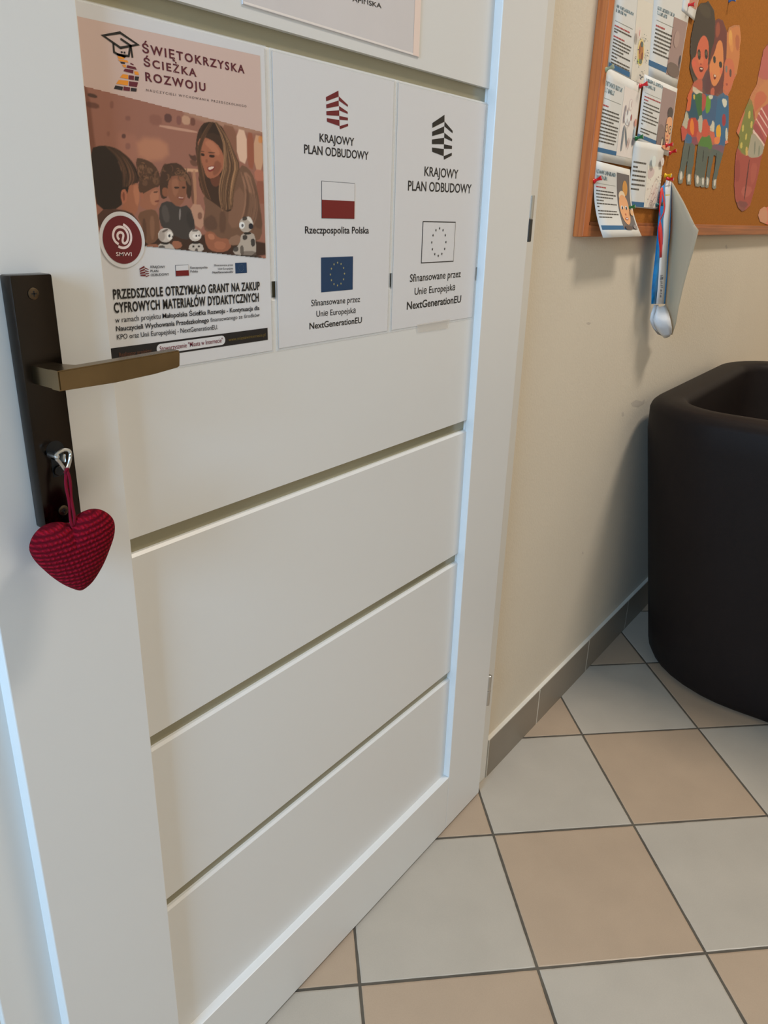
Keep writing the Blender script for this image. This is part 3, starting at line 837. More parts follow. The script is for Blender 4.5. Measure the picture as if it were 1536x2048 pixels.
sh([(-.7419,1.1715),(-.7363,1.1716),(-.7384,1.151),(-.7426,1.1511)], (142,100,76), 0.00065, .6)
sh([(-.7252,1.2139),(-.7151,1.2178),(-.7035,1.2185),(-.695,1.2116),(-.6893,1.2032),(-.6926,1.1866),(-.6975,1.1898),(-.6972,1.2072),(-.7132,1.2072),(-.7196,1.1965),(-.7189,1.1886),(-.7266,1.1857),(-.7285,1.1941)], (66,44,34), 0.00031, 1)
sh([(-.7012,1.2123),(-.6927,1.2074),(-.6904,1.1988),(-.6948,1.2008)], (128,90,68), 0.00052, .7)
sh([(-.7161,1.206),(-.7059,1.208),(-.6979,1.2071),(-.6961,1.1953),(-.7002,1.1853),(-.7081,1.1799),(-.7156,1.1836),(-.7204,1.1912)], (136,86,64), 0.00031, 1)
sh([(-.715,1.2031),(-.7061,1.2057),(-.7056,1.1949),(-.7121,1.1872)], (160,106,80), 0.00078, .6)
sh([(-.7114,1.1979),(-.7053,1.198),(-.7058,1.1962),(-.7113,1.196)], (48,28,24), 0.00026, 1)
sh([(-.7021,1.1983),(-.6979,1.1983),(-.6981,1.1967),(-.702,1.1964)], (48,28,24), 0.00026, 1)
sh([(-.7087,1.1894),(-.7002,1.1888),(-.7016,1.1864),(-.7069,1.1869)], (116,48,44), 0.00026, 1)
sh([(-.7076,1.189),(-.7009,1.1885),(-.7018,1.1877),(-.7065,1.188)], (214,180,164), 0.00016, 1)
sh([(-.7255,1.1963),(-.7187,1.1966),(-.7189,1.1886),(-.7257,1.1889)], (140,86,62), 0.00039, .9)
sh([(-.7303,1.1818),(-.718,1.1859),(-.7081,1.1794),(-.6945,1.1827),(-.6878,1.1632),(-.6932,1.1553),(-.7006,1.1494),(-.7235,1.1576),(-.7314,1.1652)], (60,54,52), 0.00039, 1)
sh([(-.7286,1.1792),(-.7212,1.1826),(-.7183,1.1675),(-.7257,1.1652)], (86,78,74), 0.00078, .7)
sh([(-.707,1.1786),(-.7048,1.1786),(-.7064,1.1687),(-.7082,1.1687)], (150,140,134), 0.00039, .7)
sh([(-.6951,1.1788),(-.6893,1.1655),(-.6952,1.1587),(-.7002,1.1721)], (46,42,42), 0.00078, .7)
sh([(-.7192,1.1498),(-.7081,1.1495),(-.7056,1.144),(-.7162,1.1419)], (154,98,74), 0.00039, 1)
sh([(-.7485,1.1468),(-.7331,1.1472),(-.7364,1.1423),(-.7489,1.143)], (150,96,72), 0.00039, .9)
BODY_N = len(shapes)
sh([(-.7159,1.1548),(-.7182,1.1509),(-.7231,1.1485),(-.7287,1.1485),(-.733,1.151),(-.7343,1.1549),(-.7323,1.1588),(-.7275,1.1612),(-.7219,1.1612),(-.7175,1.1588)], (196,184,174), 0.00021, 1)
sh([(-.7258,1.1543),(-.7268,1.1515),(-.7289,1.1498),(-.7313,1.1498),(-.733,1.1516),(-.7332,1.1544),(-.7324,1.1571),(-.7304,1.1589),(-.728,1.1589),(-.7263,1.1571)], (150,136,126), 0.00052, .7)
sh([(-.7165,1.1544),(-.7175,1.1521),(-.7195,1.1507),(-.722,1.1507),(-.7237,1.1522),(-.7241,1.1546),(-.7233,1.1569),(-.7213,1.1583),(-.7188,1.1583),(-.717,1.1569)], (226,218,208), 0.00026, 1)
sh([(-.7193,1.1542),(-.7197,1.1535),(-.7205,1.1529),(-.7212,1.1529),(-.7219,1.1535),(-.7219,1.1544),(-.7217,1.1551),(-.7209,1.1557),(-.7202,1.1557),(-.7195,1.1551)], (40,44,54), 0.00018, 1)
sh([(-.7165,1.1537),(-.7168,1.1531),(-.7173,1.1528),(-.7177,1.1528),(-.7181,1.1531),(-.7182,1.1538),(-.718,1.1543),(-.7175,1.1547),(-.7171,1.1547),(-.7167,1.1543)], (40,44,54), 0.00018, 1)
sh([(-.7291,1.1587),(-.7225,1.1609),(-.7212,1.1595),(-.7279,1.1569)], (58,44,40), 0.00026, .8)
sh([(-.733,1.1483),(-.72,1.1481),(-.7141,1.1408),(-.7365,1.1412)], (188,178,168), 0.00026, 1)
sh([(-.7315,1.1488),(-.7215,1.1485),(-.7224,1.1465),(-.731,1.1468)], (30,26,26), 0.00026, 1)
sh([(-.7347,1.1455),(-.7275,1.146),(-.7264,1.1421),(-.7336,1.1422)], (48,42,40), 0.00031, .9)
sh([(-.6813,1.1547),(-.6831,1.1513),(-.6874,1.1493),(-.6925,1.1493),(-.6963,1.1514),(-.6974,1.1548),(-.6957,1.1581),(-.6916,1.1602),(-.6865,1.1602),(-.6826,1.1581)], (206,196,186), 0.00021, 1)
sh([(-.6826,1.1539),(-.6838,1.1523),(-.6866,1.1514),(-.6898,1.1514),(-.6924,1.1523),(-.6932,1.154),(-.6921,1.1556),(-.6894,1.1565),(-.6862,1.1565),(-.6836,1.1556)], (228,220,212), 0.00026, .9)
sh([(-.6871,1.1541),(-.6875,1.1535),(-.688,1.1531),(-.6888,1.1531),(-.6892,1.1535),(-.6893,1.1542),(-.6891,1.1548),(-.6886,1.1553),(-.6878,1.1553),(-.6874,1.1548)], (36,36,44), 0.00016, 1)
sh([(-.6835,1.1543),(-.6839,1.1538),(-.6844,1.1534),(-.6848,1.1534),(-.6853,1.1538),(-.6854,1.1544),(-.6852,1.155),(-.6847,1.1554),(-.6842,1.1554),(-.6838,1.155)], (36,36,44), 0.00016, 1)
sh([(-.6936,1.1598),(-.6851,1.1601),(-.686,1.1582),(-.693,1.158)], (52,40,36), 0.00026, .8)
sh([(-.6965,1.1475),(-.6814,1.1476),(-.679,1.139),(-.6995,1.1405)], (190,180,170), 0.00026, 1)
sh([(-.6953,1.1487),(-.6837,1.1486),(-.6846,1.1467),(-.6947,1.1468)], (30,26,26), 0.00026, 1)
sh([(-.691,1.1444),(-.6914,1.1438),(-.6922,1.1434),(-.6933,1.1434),(-.694,1.1439),(-.6941,1.1445),(-.6939,1.1451),(-.6931,1.1456),(-.692,1.1455),(-.6913,1.1451)], (50,44,42), 0.00021, 1)
sh([(-.6841,1.1443),(-.6845,1.1437),(-.6853,1.1433),(-.6861,1.1433),(-.6869,1.1438),(-.687,1.1444),(-.6868,1.145),(-.6859,1.1455),(-.6852,1.1455),(-.6844,1.145)], (50,44,42), 0.00021, 1)
sh([(-.6904,1.1426),(-.6873,1.1426),(-.6875,1.1391),(-.6914,1.1394)], (60,50,46), 0.00026, .9)
sh([(-.6108,1.1649),(-.6132,1.1602),(-.6185,1.1573),(-.6247,1.1573),(-.6296,1.1602),(-.6312,1.1648),(-.6291,1.1694),(-.6239,1.1723),(-.6177,1.1724),(-.6127,1.1696)], (176,164,152), 0.00021, 1)
sh([(-.6225,1.1725),(-.6151,1.1731),(-.6107,1.1673),(-.6107,1.1612),(-.6131,1.1661)], (222,214,204), 0.00026, .9)
sh([(-.6226,1.1642),(-.6236,1.1621),(-.6257,1.1608),(-.6283,1.1608),(-.6303,1.1621),(-.6309,1.1642),(-.6301,1.1663),(-.628,1.1676),(-.6253,1.1676),(-.6233,1.1663)], (236,230,224), 0.00021, 1)
sh([(-.6243,1.164),(-.6247,1.1631),(-.6256,1.1625),(-.6269,1.1625),(-.6277,1.1631),(-.6278,1.1641),(-.6276,1.1651),(-.6267,1.1657),(-.6255,1.1657),(-.6246,1.1651)], (90,90,96), 0.00016, 1)
sh([(-.6105,1.1634),(-.6114,1.1616),(-.6132,1.1604),(-.6155,1.1604),(-.6172,1.1615),(-.6177,1.1635),(-.617,1.1653),(-.6152,1.1664),(-.6129,1.1664),(-.6112,1.1653)], (18,22,36), 0.00021, 1)
sh([(-.6259,1.1725),(-.6189,1.173),(-.6191,1.1696),(-.6258,1.1684)], (34,28,28), 0.00026, .9)
sh([(-.6285,1.1569),(-.6108,1.1575),(-.6076,1.1489),(-.608,1.1339),(-.6368,1.1345),(-.6424,1.1407),(-.6309,1.1454)], (176,164,152), 0.00026, 1)
sh([(-.625,1.1575),(-.6135,1.1575),(-.6145,1.1553),(-.6248,1.1551)], (26,24,24), 0.00026, 1)
sh([(-.6269,1.1545),(-.6199,1.1551),(-.6201,1.1502),(-.6263,1.1496)], (44,40,40), 0.00026, .95)
sh([(-.6156,1.1508),(-.609,1.1513),(-.6088,1.1439),(-.6143,1.1427)], (40,36,38), 0.00026, .95)
sh([(-.6411,1.1431),(-.6336,1.1442),(-.6331,1.1387),(-.64,1.1382)], (44,40,40), 0.00026, .9)
sh([(-.631,1.1442),(-.6257,1.1447),(-.6254,1.1349),(-.6306,1.135)], (62,54,50), 0.00031, .8)
sh([(-.6296,1.1387),(-.6081,1.1389),(-.6075,1.1332),(-.6298,1.1337)], (96,84,76), 0.00039, .7)
sh([(-.647,1.1359),(-.601,1.1337),(-.5992,1.1311),(-.6471,1.1333)], (30,24,22), 0.00031, .9)
ROBOTS = shapes[BODY_N:]; del shapes[BODY_N:]
def between(A, B, t):
    return [(a[0] * (1 - t) + b[0] * t, a[1] * (1 - t) + b[1] * t) for a, b in zip(A, B)]
def strand(path, w, c, op):
    n = len(path); L_, R_ = [], []
    for i, p in enumerate(path):
        q = path[min(i + 1, n - 1)]; o_ = path[max(i - 1, 0)]
        d = Vector((q[0] - o_[0], q[1] - o_[1])).normalized(); ww = w * math.sin(math.pi * (i + .6) / (n + .2))
        L_.append((p[0] - d.y * ww, p[1] + d.x * ww)); R_.append((p[0] + d.y * ww, p[1] - d.x * ww))
    shapes.append((L_ + R_[::-1], c, .0004, op, 1))
def tress(A, B, n, dark, light, w=(.0005, .0011)):
    for i in range(n):
        t = random.random(); f = random.random() ** 1.5
        a_ = random.uniform(0, .35); P = between(A, B, t)
        k0 = int(a_ * len(P)); P = P[k0:] if len(P) - k0 > 2 else P
        P = [(x + random.uniform(-.0006, .0006), z_) for x, z_ in P]
        strand(P, random.uniform(*w), tuple(dark[j] * (1 - f) + light[j] * f for j in range(3)), random.uniform(.45, .85))
G1 = [(-.6631,1.2567),(-.6739,1.2451),(-.6798,1.234),(-.6817,1.2231),(-.6802,1.2124),(-.6788,1.2015),(-.675,1.1905)]
G2 = [(-.6584,1.2572),(-.6685,1.2456),(-.6745,1.2376),(-.6783,1.2277),(-.6763,1.2137),(-.6734,1.2017),(-.6665,1.1874)]
G3 = [(-.6569,1.2573),(-.6483,1.244),(-.6468,1.2298),(-.6485,1.2163),(-.6541,1.2048),(-.6566,1.1911),(-.6527,1.1774)]
G4 = [(-.6537,1.2571),(-.6402,1.2436),(-.6336,1.2307),(-.627,1.221),(-.6329,1.2069),(-.6371,1.1929),(-.6395,1.18)]
tress(G1, G2, 34, (44, 27, 20), (132, 90, 62)); tress(G3, G4, 70, (52, 33, 24), (200, 150, 108))
C1 = [(-.7834,1.2271),(-.7731,1.2211),(-.7677,1.2136),(-.7663,1.2037),(-.7679,1.1946)]; C2 = [(-.7713,1.2261),(-.7581,1.2192),(-.7514,1.2096),(-.7495,1.2025),(-.7552,1.1982)]
tress(C1, C2, 34, (30, 19, 15), (124, 84, 60))
for A_, B_, n_ in (([(-.7493,1.2167),(-.7272,1.2078),(-.7338,1.197),(-.7492,1.1923)], 0, 46), ([(-.7209,1.2154),(-.6966,1.2136),(-.6937,1.1954),(-.7258,1.1931)], 0, 34)):
    for i in range(n_):
        u, v = random.random(), random.random() * (.62 if n_ > 40 else .45)
        cx_ = (A_[0][0] * (1 - u) + A_[1][0] * u) * (1 - v) + (A_[3][0] * (1 - u) + A_[2][0] * u) * v
        cz_ = (A_[0][1] * (1 - u) + A_[1][1] * u) * (1 - v) + (A_[3][1] * (1 - u) + A_[2][1] * u) * v
        r0 = random.uniform(.0016, .0036); a0 = random.uniform(0, 6.28); f = random.random()
        strand([(cx_ + r0 * math.cos(a0 + .5 * j), cz_ + r0 * math.sin(a0 + .5 * j)) for j in range(6)], random.uniform(.0004, .0008), (50 + 90 * f, 32 + 66 * f, 24 + 46 * f), .75)
D1 = [(-.6253,1.2153),(-.6194,1.1982),(-.622,1.1804),(-.6317,1.1623)]; D2 = [(-.6101,1.2091),(-.602,1.1929),(-.601,1.1747),(-.6108,1.1587)]
tress(D1, D2, 16, (84, 58, 46), (158, 116, 92), (.0008, .0018))
shapes += ROBOTS
picture('photograph', PY, photo_outline, 250, 230, (150, 100, 84), shapes, PHOTO, p1, 2, k_ink=1.22)
F = Flat(PY); F.k = 3
c_ = [(-.7738,1.1511),(-.7938,1.1519),(-.7529,1.1501),(-.7963,1.1546),(-.749,1.1498)]
bc = ((c_[1][0] + c_[2][0]) / 2, (c_[1][1] + c_[2][1]) / 2); br = (c_[2][0] - c_[1][0]) / 2
F.disc(bc, br * 1.17, PAPER, 3); F.disc(bc, br, ink(84, 12, 22), 4)
WI = ink(225, 205, 205, 1.3)
a1 = [(-.7782,1.1475),(-.7813,1.1495),(-.783,1.1525),(-.7832,1.1555),(-.7816,1.1594),(-.7784,1.1618),(-.775,1.1622),(-.7713,1.1614),(-.7686,1.1588),(-.7673,1.1551),(-.7677,1.1518),(-.7695,1.1489),(-.7719,1.1479),(-.7737,1.1489),(-.7738,1.1511),(-.7728,1.1533),(-.7722,1.1555),(-.7733,1.1571),(-.7755,1.1577),(-.7779,1.1567),(-.7788,1.1546),(-.7783,1.1526),(-.777,1.1514)]
a2 = [(-.7716,1.1642),(-.7689,1.1627),(-.7662,1.1603),(-.7646,1.1573),(-.7641,1.1539),(-.7648,1.1502),(-.7669,1.1469),(-.7698,1.1449),(-.7733,1.1442),(-.7766,1.1447),(-.7787,1.1457)]
def open_smooth(p, it=2):
    for _ in range(it):
        q = [p[0]]
        for a, c in zip(p, p[1:]): q += [(a[0] * .75 + c[0] * .25, a[1] * .75 + c[1] * .25), (a[0] * .25 + c[0] * .75, a[1] * .25 + c[1] * .75)]
        p = q + [p[-1]]
    return p
F.stroke(open_smooth(a1), .0022, WI, 5); F.stroke(open_smooth(a2), .0022, WI, 5)
F.text('SMWI', (-.7819,1.1375,-.7654,1.1371,.0033), WI, .004, 5)
F.build('round_badge', p1)
F = Flat(PY); F.k = 2
for L_ in ([(-.774,1.31),(-.7571,1.3149),(-.74,1.3089),(-.758,1.3037)],): F.stroke(L_, .0020, KB, 2, True)
for L_ in ([(-.7647,1.3059),(-.7648,1.2996),(-.7604,1.2981),(-.7503,1.2988),(-.7478,1.3068)], [(-.7572,1.3105),(-.7474,1.3069),(-.7466,1.2981)], [(-.7623,1.2985),(-.7577,1.2982),(-.7545,1.2975)]): F.stroke(L_, .0018, KB, 2)
ORG = ink(205, 120, 30); NAV = ink(28, 24, 34, 1.1); WINE = ink(78, 14, 34)
for m_, q in ((NAV, [(-.768,1.272),(-.7663,1.2747),(-.7587,1.2746),(-.7598,1.2717)]), (WINE, [(-.7579,1.275),(-.7516,1.275),(-.7522,1.2721),(-.7588,1.2719)]), (NAV, [(-.7507,1.2749),(-.7447,1.2751),(-.7454,1.2725),(-.7512,1.2722)]),
              (ORG, [(-.7654,1.2761),(-.7624,1.2793),(-.7528,1.2799),(-.7538,1.2762)]), (WINE, [(-.752,1.2797),(-.7428,1.28),(-.7446,1.2761),(-.7526,1.276)]), (ORG, [(-.761,1.2814),(-.758,1.2842),(-.7526,1.2844),(-.7528,1.2812)]),
              (WINE, [(-.7518,1.2843),(-.7465,1.2845),(-.7471,1.2811),(-.7523,1.2811)]), (NAV, [(-.7455,1.2843),(-.7413,1.2845),(-.7424,1.2812),(-.7462,1.2812)]), (WINE, [(-.757,1.2867),(-.7552,1.2887),(-.7466,1.2889),(-.7473,1.2861)]),
              (ORG, [(-.7459,1.2881),(-.742,1.2882),(-.7413,1.2857),(-.7457,1.2856)]), (WINE, [(-.7535,1.2897),(-.7525,1.2917),(-.7444,1.2914),(-.7432,1.2895)]), (ORG, [(-.7578,1.2915),(-.7538,1.2916),(-.7543,1.2895),(-.7567,1.2899)]),
              (NAV, [(-.7596,1.2932),(-.7549,1.2935),(-.7548,1.2922),(-.7584,1.292)]), (ORG, [(-.7617,1.2947),(-.7521,1.2953),(-.7512,1.2938),(-.7599,1.2936)]), (ORG, [(-.7618,1.2971),(-.7545,1.297),(-.7554,1.2957),(-.761,1.2955)]), (NAV, [(-.7602,1.2993),(-.753,1.2984),(-.7539,1.297),(-.7591,1.2975)]),
              (NAV, [(-.7583,1.3009),(-.7567,1.3015),(-.7557,1.3007),(-.7575,1.2997)]), (NAV, [(-.7551,1.3014),(-.7535,1.3016),(-.7534,1.3002),(-.755,1.3)]), (WINE, [(-.7495,1.294),(-.7462,1.2934),(-.7459,1.2925),(-.749,1.2929)])):
    F.poly(q, m_)
F.build('graduation_cap_emblem', p1)
F = Flat(PY); F.k = 2
for body, sp, m_, bo in (('ŚWIĘTOKRZYSKA', (-.7358,1.3039,-.6156,1.3042,.0065), MAR2, .024), ('ŚCIEŻKA', (-.7354,1.2937,-.6768,1.2931,.006), MAR2, .024),
                     ('ROZWOJU', (-.7347,1.2823,-.6666,1.2825,.0065), MAR2, .024), ('NAUCZYCIELI WYCHOWANIA PRZEDSZKOLNEGO', (-.7348,1.2742,-.6147,1.2745,.0019), ink(70, 55, 55, 1.1), .0),
                     ('PRZEDSZKOLE OTRZYMAŁO GRANT NA ZAKUP', (-.7885,1.1005,-.604,1.0986,.0081), KB, .030), ('CYFROWYCH MATERIAŁÓW DYDAKTYCZNYCH', (-.789,1.0884,-.606,1.0865,.0085), KB, .030),
                     ('w ramach projektu', (-.789,1.0793,-.7381,1.079,.0049), K, .0), ('Małopolska Ścieżka Rozwoju - Kontynuacja dla', (-.7357,1.079,-.6055,1.0773,.0044), K, .016),
                     ('Nauczycieli Wychowania Przedszkolnego', (-.7889,1.0718,-.678,1.0703,.0044), K, .016), ('finansowanego ze środków', (-.6759,1.0704,-.6055,1.0702,.004), K, .0),
                     ('KPO oraz Unii Europejskiej - NextGenerationEU.', (-.7888,1.0642,-.6664,1.0622,.0045), K, .004),
                     ('KRAJOWY', (-.7452,1.1259,-.7285,1.1253,.0022), K, .010), ('PLAN', (-.7456,1.1223,-.7368,1.1219,.0021), K, .010), ('ODBUDOWY', (-.7457,1.1186,-.7244,1.1184,.0022), K, .010),
                     ('Rzeczpospolita', (-.6979,1.1236,-.6761,1.1233,.0021), K, .008), ('Polska', (-.6982,1.1201,-.6887,1.12,.0021), K, .008),
                     ('Sfinansowane przez', (-.6674,1.1251,-.6415,1.1247,.0018), K, .006), ('Unię Europejską', (-.6623,1.1215,-.6417,1.1212,.0018), K, .006), ('NextGenerationEU', (-.67,1.1182,-.6419,1.1177,.002), K, .014)):
    F.text(body, sp, m_, bo, track=1.28 if m_ is MAR2 else 1.5 if body.startswith('NAUCZYCIELI') else 1.12 if bo > .025 else 1.0)
F.build('lettering', p1)
F = Flat(PY); F.k = 2
e4 = [(-.7577,1.1255),(-.7474,1.1251),(-.7524,1.1282),(-.7523,1.118)]
emblem(F, e4[0][0], e4[1][0], e4[3][1], e4[2][1], MAR); F.build('emblem', p1)
F = Flat(PY)
f4 = [(-.7157,1.1282),(-.6996,1.1269),(-.7005,1.1171),(-.7167,1.1175)]
flag_pl(F, (f4[0][0] + f4[3][0]) / 2, (f4[1][0] + f4[2][0]) / 2, (f4[2][1] + f4[3][1]) / 2, (f4[0][1] + f4[1][1]) / 2, .0003); F.build('red_white_flag', p1)
F = Flat(PY)
f5 = [(-.6383,1.1274),(-.622,1.1273),(-.6225,1.1168),(-.639,1.1169)]
ex0, ex1, ez0, ez1 = f5[0][0], f5[1][0], (f5[2][1] + f5[3][1]) / 2, (f5[0][1] + f5[1][1]) / 2
F.rect(ex0, ex1, ez0, ez1, ink(4, 46, 80, 1.5)); stars(F, ((ex0 + ex1) / 2, (ez0 + ez1) / 2), (ez1 - ez0) * .335, (ez1 - ez0) * .05, ink(90, 110, 120, 1.2)); F.build('starred_flag', p1)
F = Flat(PY)
b5 = [(-.7968,1.058),(-.5936,1.0558),(-.5938,1.0408),(-.797,1.0463)]
F.rect(-.8006, HX1, (b5[2][1] + b5[3][1]) / 2, (b5[0][1] + b5[1][1]) / 2, ink(12, 13, 20, 1.2))
pl = [(-.7457,1.0514),(-.6572,1.0498),(-.6616,1.0545),(-.7428,1.0468)]
px0, px1 = pl[0][0], pl[1][0]; bz0, bz1 = (b5[2][1] + b5[3][1]) / 2, (b5[0][1] + b5[1][1]) / 2
rz = (bz1 - bz0) * .36; zc = (bz0 + bz1) / 2
pill = [(px1 - rz + rz * math.cos(a), zc + rz * math.sin(a)) for a in (math.pi * (i / 10 - .5) for i in range(11))] + [(px0 + rz - rz * math.cos(a), zc - rz * math.sin(a)) for a in (math.pi * (i / 10 - .5) for i in range(11))]
F.poly(pill, PAPER, 2)
cw = rz * .95
F.text('Stowarzyszenie "Miasta w Internecie"', (px0 + .0035, zc - cw * .45, px1 - .0035, zc - cw * .45, cw), ink(96, 30, 50), .004, 3)
F.text('Realizator projektu:', (-.7885, zc - cw * .45, px0 - .006, zc - cw * .45, cw * .85), ink(98, 58, 36, 1.2), .0, 3)
F.text('www.miastawinternecie.pl', (px1 + .0045, zc - cw * .45, HX1 - .004, zc - cw * .45, cw * .75), ink(110, 92, 40, 1.2), .0, 3)
F.build('black_footer_band', p1)

# --- sheet above the row, only its lower edge is in view
nt = empty('paper_notice', (-.4645, PY, 1.3615))
tag(nt, 'pale landscape sheet with pinkish edge and black serif name, above the three posters', 'notice')
b = MB(); b.box(-.6150, -.3165, PD - .0012, PD + .0001, 1.3625, 1.5725); b.build('paper_sheet', noisy(mat('cream_pink_paper', (.74, .70, .70, 1), .4, coat=.1), 6, .04), nt)
F = Flat(PD - .0012)
F.rect(-.3300, -.3170, 1.3630, 1.5720, ink(196, 176, 166)); F.rect(-.6145, -.3300, 1.3630, 1.3650, ink(196, 188, 184)); F.build('pink_border', nt)
F = Flat(PD - .0012)
F.text('ĄPIŃSKA', (-.4493,1.3968,-.3964,1.3999,.0045), KB, .010); F.build('lettering', nt)

# ------------------------------------------------------------------ corkboard
BX0, BX1, BZ0, BZ1 = .2345, 2.03, 1.1490, 2.0500
BF, CK = .0040, .0105
FWD = .0245
board = empty('corkboard', ((BX0 + BX1) / 2, WALL_Y, BZ0))
tag(board, 'large cork notice board in a pine frame on the cream wall', 'notice board')
b = MB(); b.box(BX0 + .004, BX1 - .004, CK, WALL_Y, BZ0 + .004, BZ1 - .004); b.build('cork_panel', CORK, board)
def rail_v(x0, x1):
    b = MB(); b.box(x0, x1, BF, WALL_Y, BZ0, BZ1, .0015)
    i = 1 if x0 < 1 else -1
    return b
b = rail_v(BX0, BX0 + FWD); b.box(BX0 + FWD - .001, BX0 + FWD + .010, BF + .0035, WALL_Y, BZ0 + .01, BZ1 - .01, .001); b.build('frame_side', WOODZ, board)
b = rail_v(BX1 - FWD, BX1); b.build('frame_side', WOODZ, board)
b = MB(); b.box(BX0 + FWD, BX1 - FWD, BF + .0004, WALL_Y, BZ0, BZ0 + FWD - .004, .0015); b.box(BX0 + FWD, BX1 - FWD, BF + .0035, WALL_Y, BZ0 + FWD - .005, BZ0 + FWD + .003, .001); b.build('frame_rail', WOODX, board)
b = MB(); b.box(BX0 + FWD, BX1 - FWD, BF + .0004, WALL_Y, BZ1 - FWD, BZ1, .0015); b.build('frame_rail', WOODX, board)


CUTG = 'paper cutouts on the corkboard'
shapes = []
sh([(.7367,1.6201),(.7865,1.6343),(.8379,1.6258),(.8642,1.6019),(.8822,1.5667),(.8683,1.5388),(.8447,1.5095),(.7919,1.4792),(.7346,1.4942),(.7153,1.5281),(.7049,1.5707),(.7147,1.5936)], (60,50,40), 0.0009, 1)
sh([(.7155,1.616),(.7995,1.6296),(.8287,1.6081),(.7577,1.6014)], (78,68,52), 0.003, .6)
sh([(.8543,1.609),(.8807,1.6174),(.9174,1.6202),(.9548,1.6072),(.9871,1.57),(.9885,1.5431),(1.0041,1.5039),(.9678,1.4717),(.8752,1.4607),(.8598,1.4854),(.8661,1.5255),(.8607,1.5505),(.8776,1.5737)], (104,52,46), 0.0009, 1)
sh([(.8675,1.605),(.8879,1.6149),(.9109,1.5972),(.8941,1.5815),(.8788,1.5841)], (150,76,52), 0.0024, .8)
sh([(.8432,1.5119),(.8876,1.5088),(.9074,1.478),(.8736,1.4632),(.8345,1.4756)], (84,52,58), 0.0018, .9)
sh([(.9685,1.6043),(.9931,1.6191),(1.0598,1.636),(1.0898,1.6136),(1.1073,1.5744),(1.1038,1.5283),(1.0429,1.5509),(.9957,1.5496),(.9785,1.5821)], (190,118,66), 0.0009, 1)
sh([(.9755,1.6108),(1.001,1.6164),(1.0267,1.5897),(.9961,1.5822)], (214,160,78), 0.0024, .8)
sh([(1.0341,1.6126),(1.0747,1.6167),(1.0919,1.5861),(1.0616,1.5842)], (160,84,54), 0.0024, .7)
sh([(.9929,1.6031),(1.0376,1.5915),(1.0394,1.5725),(1.005,1.5782)], (206,138,74), 0.0024, .7)
sh([(.7567,1.5468),(.7784,1.5675),(.8056,1.572),(.8375,1.5621),(.849,1.5359),(.8554,1.5175),(.833,1.4949),(.8044,1.4834),(.7646,1.4921),(.7325,1.5063),(.736,1.5166),(.7598,1.5251)], (196,96,66), 0.0009, 1)
sh([(.7733,1.5271),(.8159,1.531),(.8184,1.5186),(.7815,1.5133)], (206,116,76), 0.0024, .7)
sh([(.7598,1.5374),(.7815,1.542),(.7949,1.5241),(.7774,1.5202)], (40,36,30), 0.00072, 1)
sh([(.7685,1.5351),(.7772,1.537),(.7832,1.5286),(.7759,1.5269)], (120,110,80), 0.0006, .9)
sh([(.8113,1.5467),(.8354,1.5491),(.8464,1.5317),(.8244,1.5297)], (36,30,28), 0.00072, 1)
sh([(.8204,1.5443),(.8301,1.5452),(.8349,1.5376),(.8268,1.5364)], (110,104,80), 0.0006, .8)
sh([(.7888,1.5093),(.8275,1.5122),(.8231,1.5026),(.7998,1.4994)], (92,24,24), 0.00072, 1)
sh([(.7987,1.5079),(.8213,1.5098),(.818,1.5068),(.8021,1.5055)], (220,200,180), 0.00048, 1)
sh([(.7945,1.5164),(.8091,1.5173),(.8059,1.5143),(.7963,1.5135)], (140,58,40), 0.00072, .8)
sh([(.7364,1.5118),(.7608,1.5153),(.7662,1.5061),(.7439,1.5029)], (210,90,70), 0.0018, .6)
sh([(.8987,1.5745),(.9205,1.5833),(.9473,1.5771),(.9821,1.5354),(.9675,1.5061),(.9357,1.4856),(.8994,1.4905),(.8651,1.5188),(.8713,1.534),(.8915,1.5527)], (206,128,74), 0.0009, 1)
sh([(.8814,1.5433),(.9036,1.5467),(.9124,1.5335),(.8949,1.5309)], (44,50,48), 0.00072, 1)
sh([(.9354,1.5408),(.9621,1.5433),(.9706,1.531),(.9462,1.529)], (44,44,42), 0.00072, 1)
sh([(.9076,1.5116),(.9363,1.5101),(.931,1.5013),(.9148,1.5005)], (110,30,28), 0.00072, 1)
sh([(.9134,1.511),(.9308,1.51),(.9277,1.5062),(.9167,1.5061)], (222,196,170), 0.00048, 1)
sh([(.9514,1.5297),(.9777,1.5334),(.981,1.5202),(.9598,1.5173)], (206,92,74), 0.0018, .6)
sh([(.8803,1.5118),(.9025,1.5109),(.9146,1.4924),(.8954,1.4966)], (206,100,72), 0.0018, .6)
sh([(.9797,1.5473),(1.0119,1.5602),(1.0616,1.5592),(1.0931,1.5297),(1.073,1.5013),(1.0426,1.4834),(1.014,1.494),(.9962,1.5236)], (192,104,70), 0.0009, 1)
sh([(.9937,1.5398),(1.0127,1.5425),(1.0198,1.5282),(1.0026,1.5273)], (110,116,110), 0.0009, .9)
sh([(1.0336,1.5385),(1.0541,1.54),(1.0625,1.5242),(1.0447,1.5232)], (86,66,60), 0.0009, 1)
sh([(1.0205,1.506),(1.0437,1.5076),(1.0413,1.5024),(1.0269,1.5012)], (150,60,50), 0.0009, .9)
sh([(.7937,1.4846),(.8264,1.4889),(.8383,1.4695),(.8004,1.4648)], (176,86,64), 0.0009, 1)
sh([(.9058,1.4805),(.9357,1.4856),(.9431,1.466),(.9104,1.4649)], (180,90,66), 0.0009, 1)
sh([(.75,1.4442),(.7643,1.4532),(.8356,1.4587),(.8634,1.4328),(.8501,1.4051),(.7841,1.3987),(.7547,1.4211)], (28,74,92), 0.0009, 1)
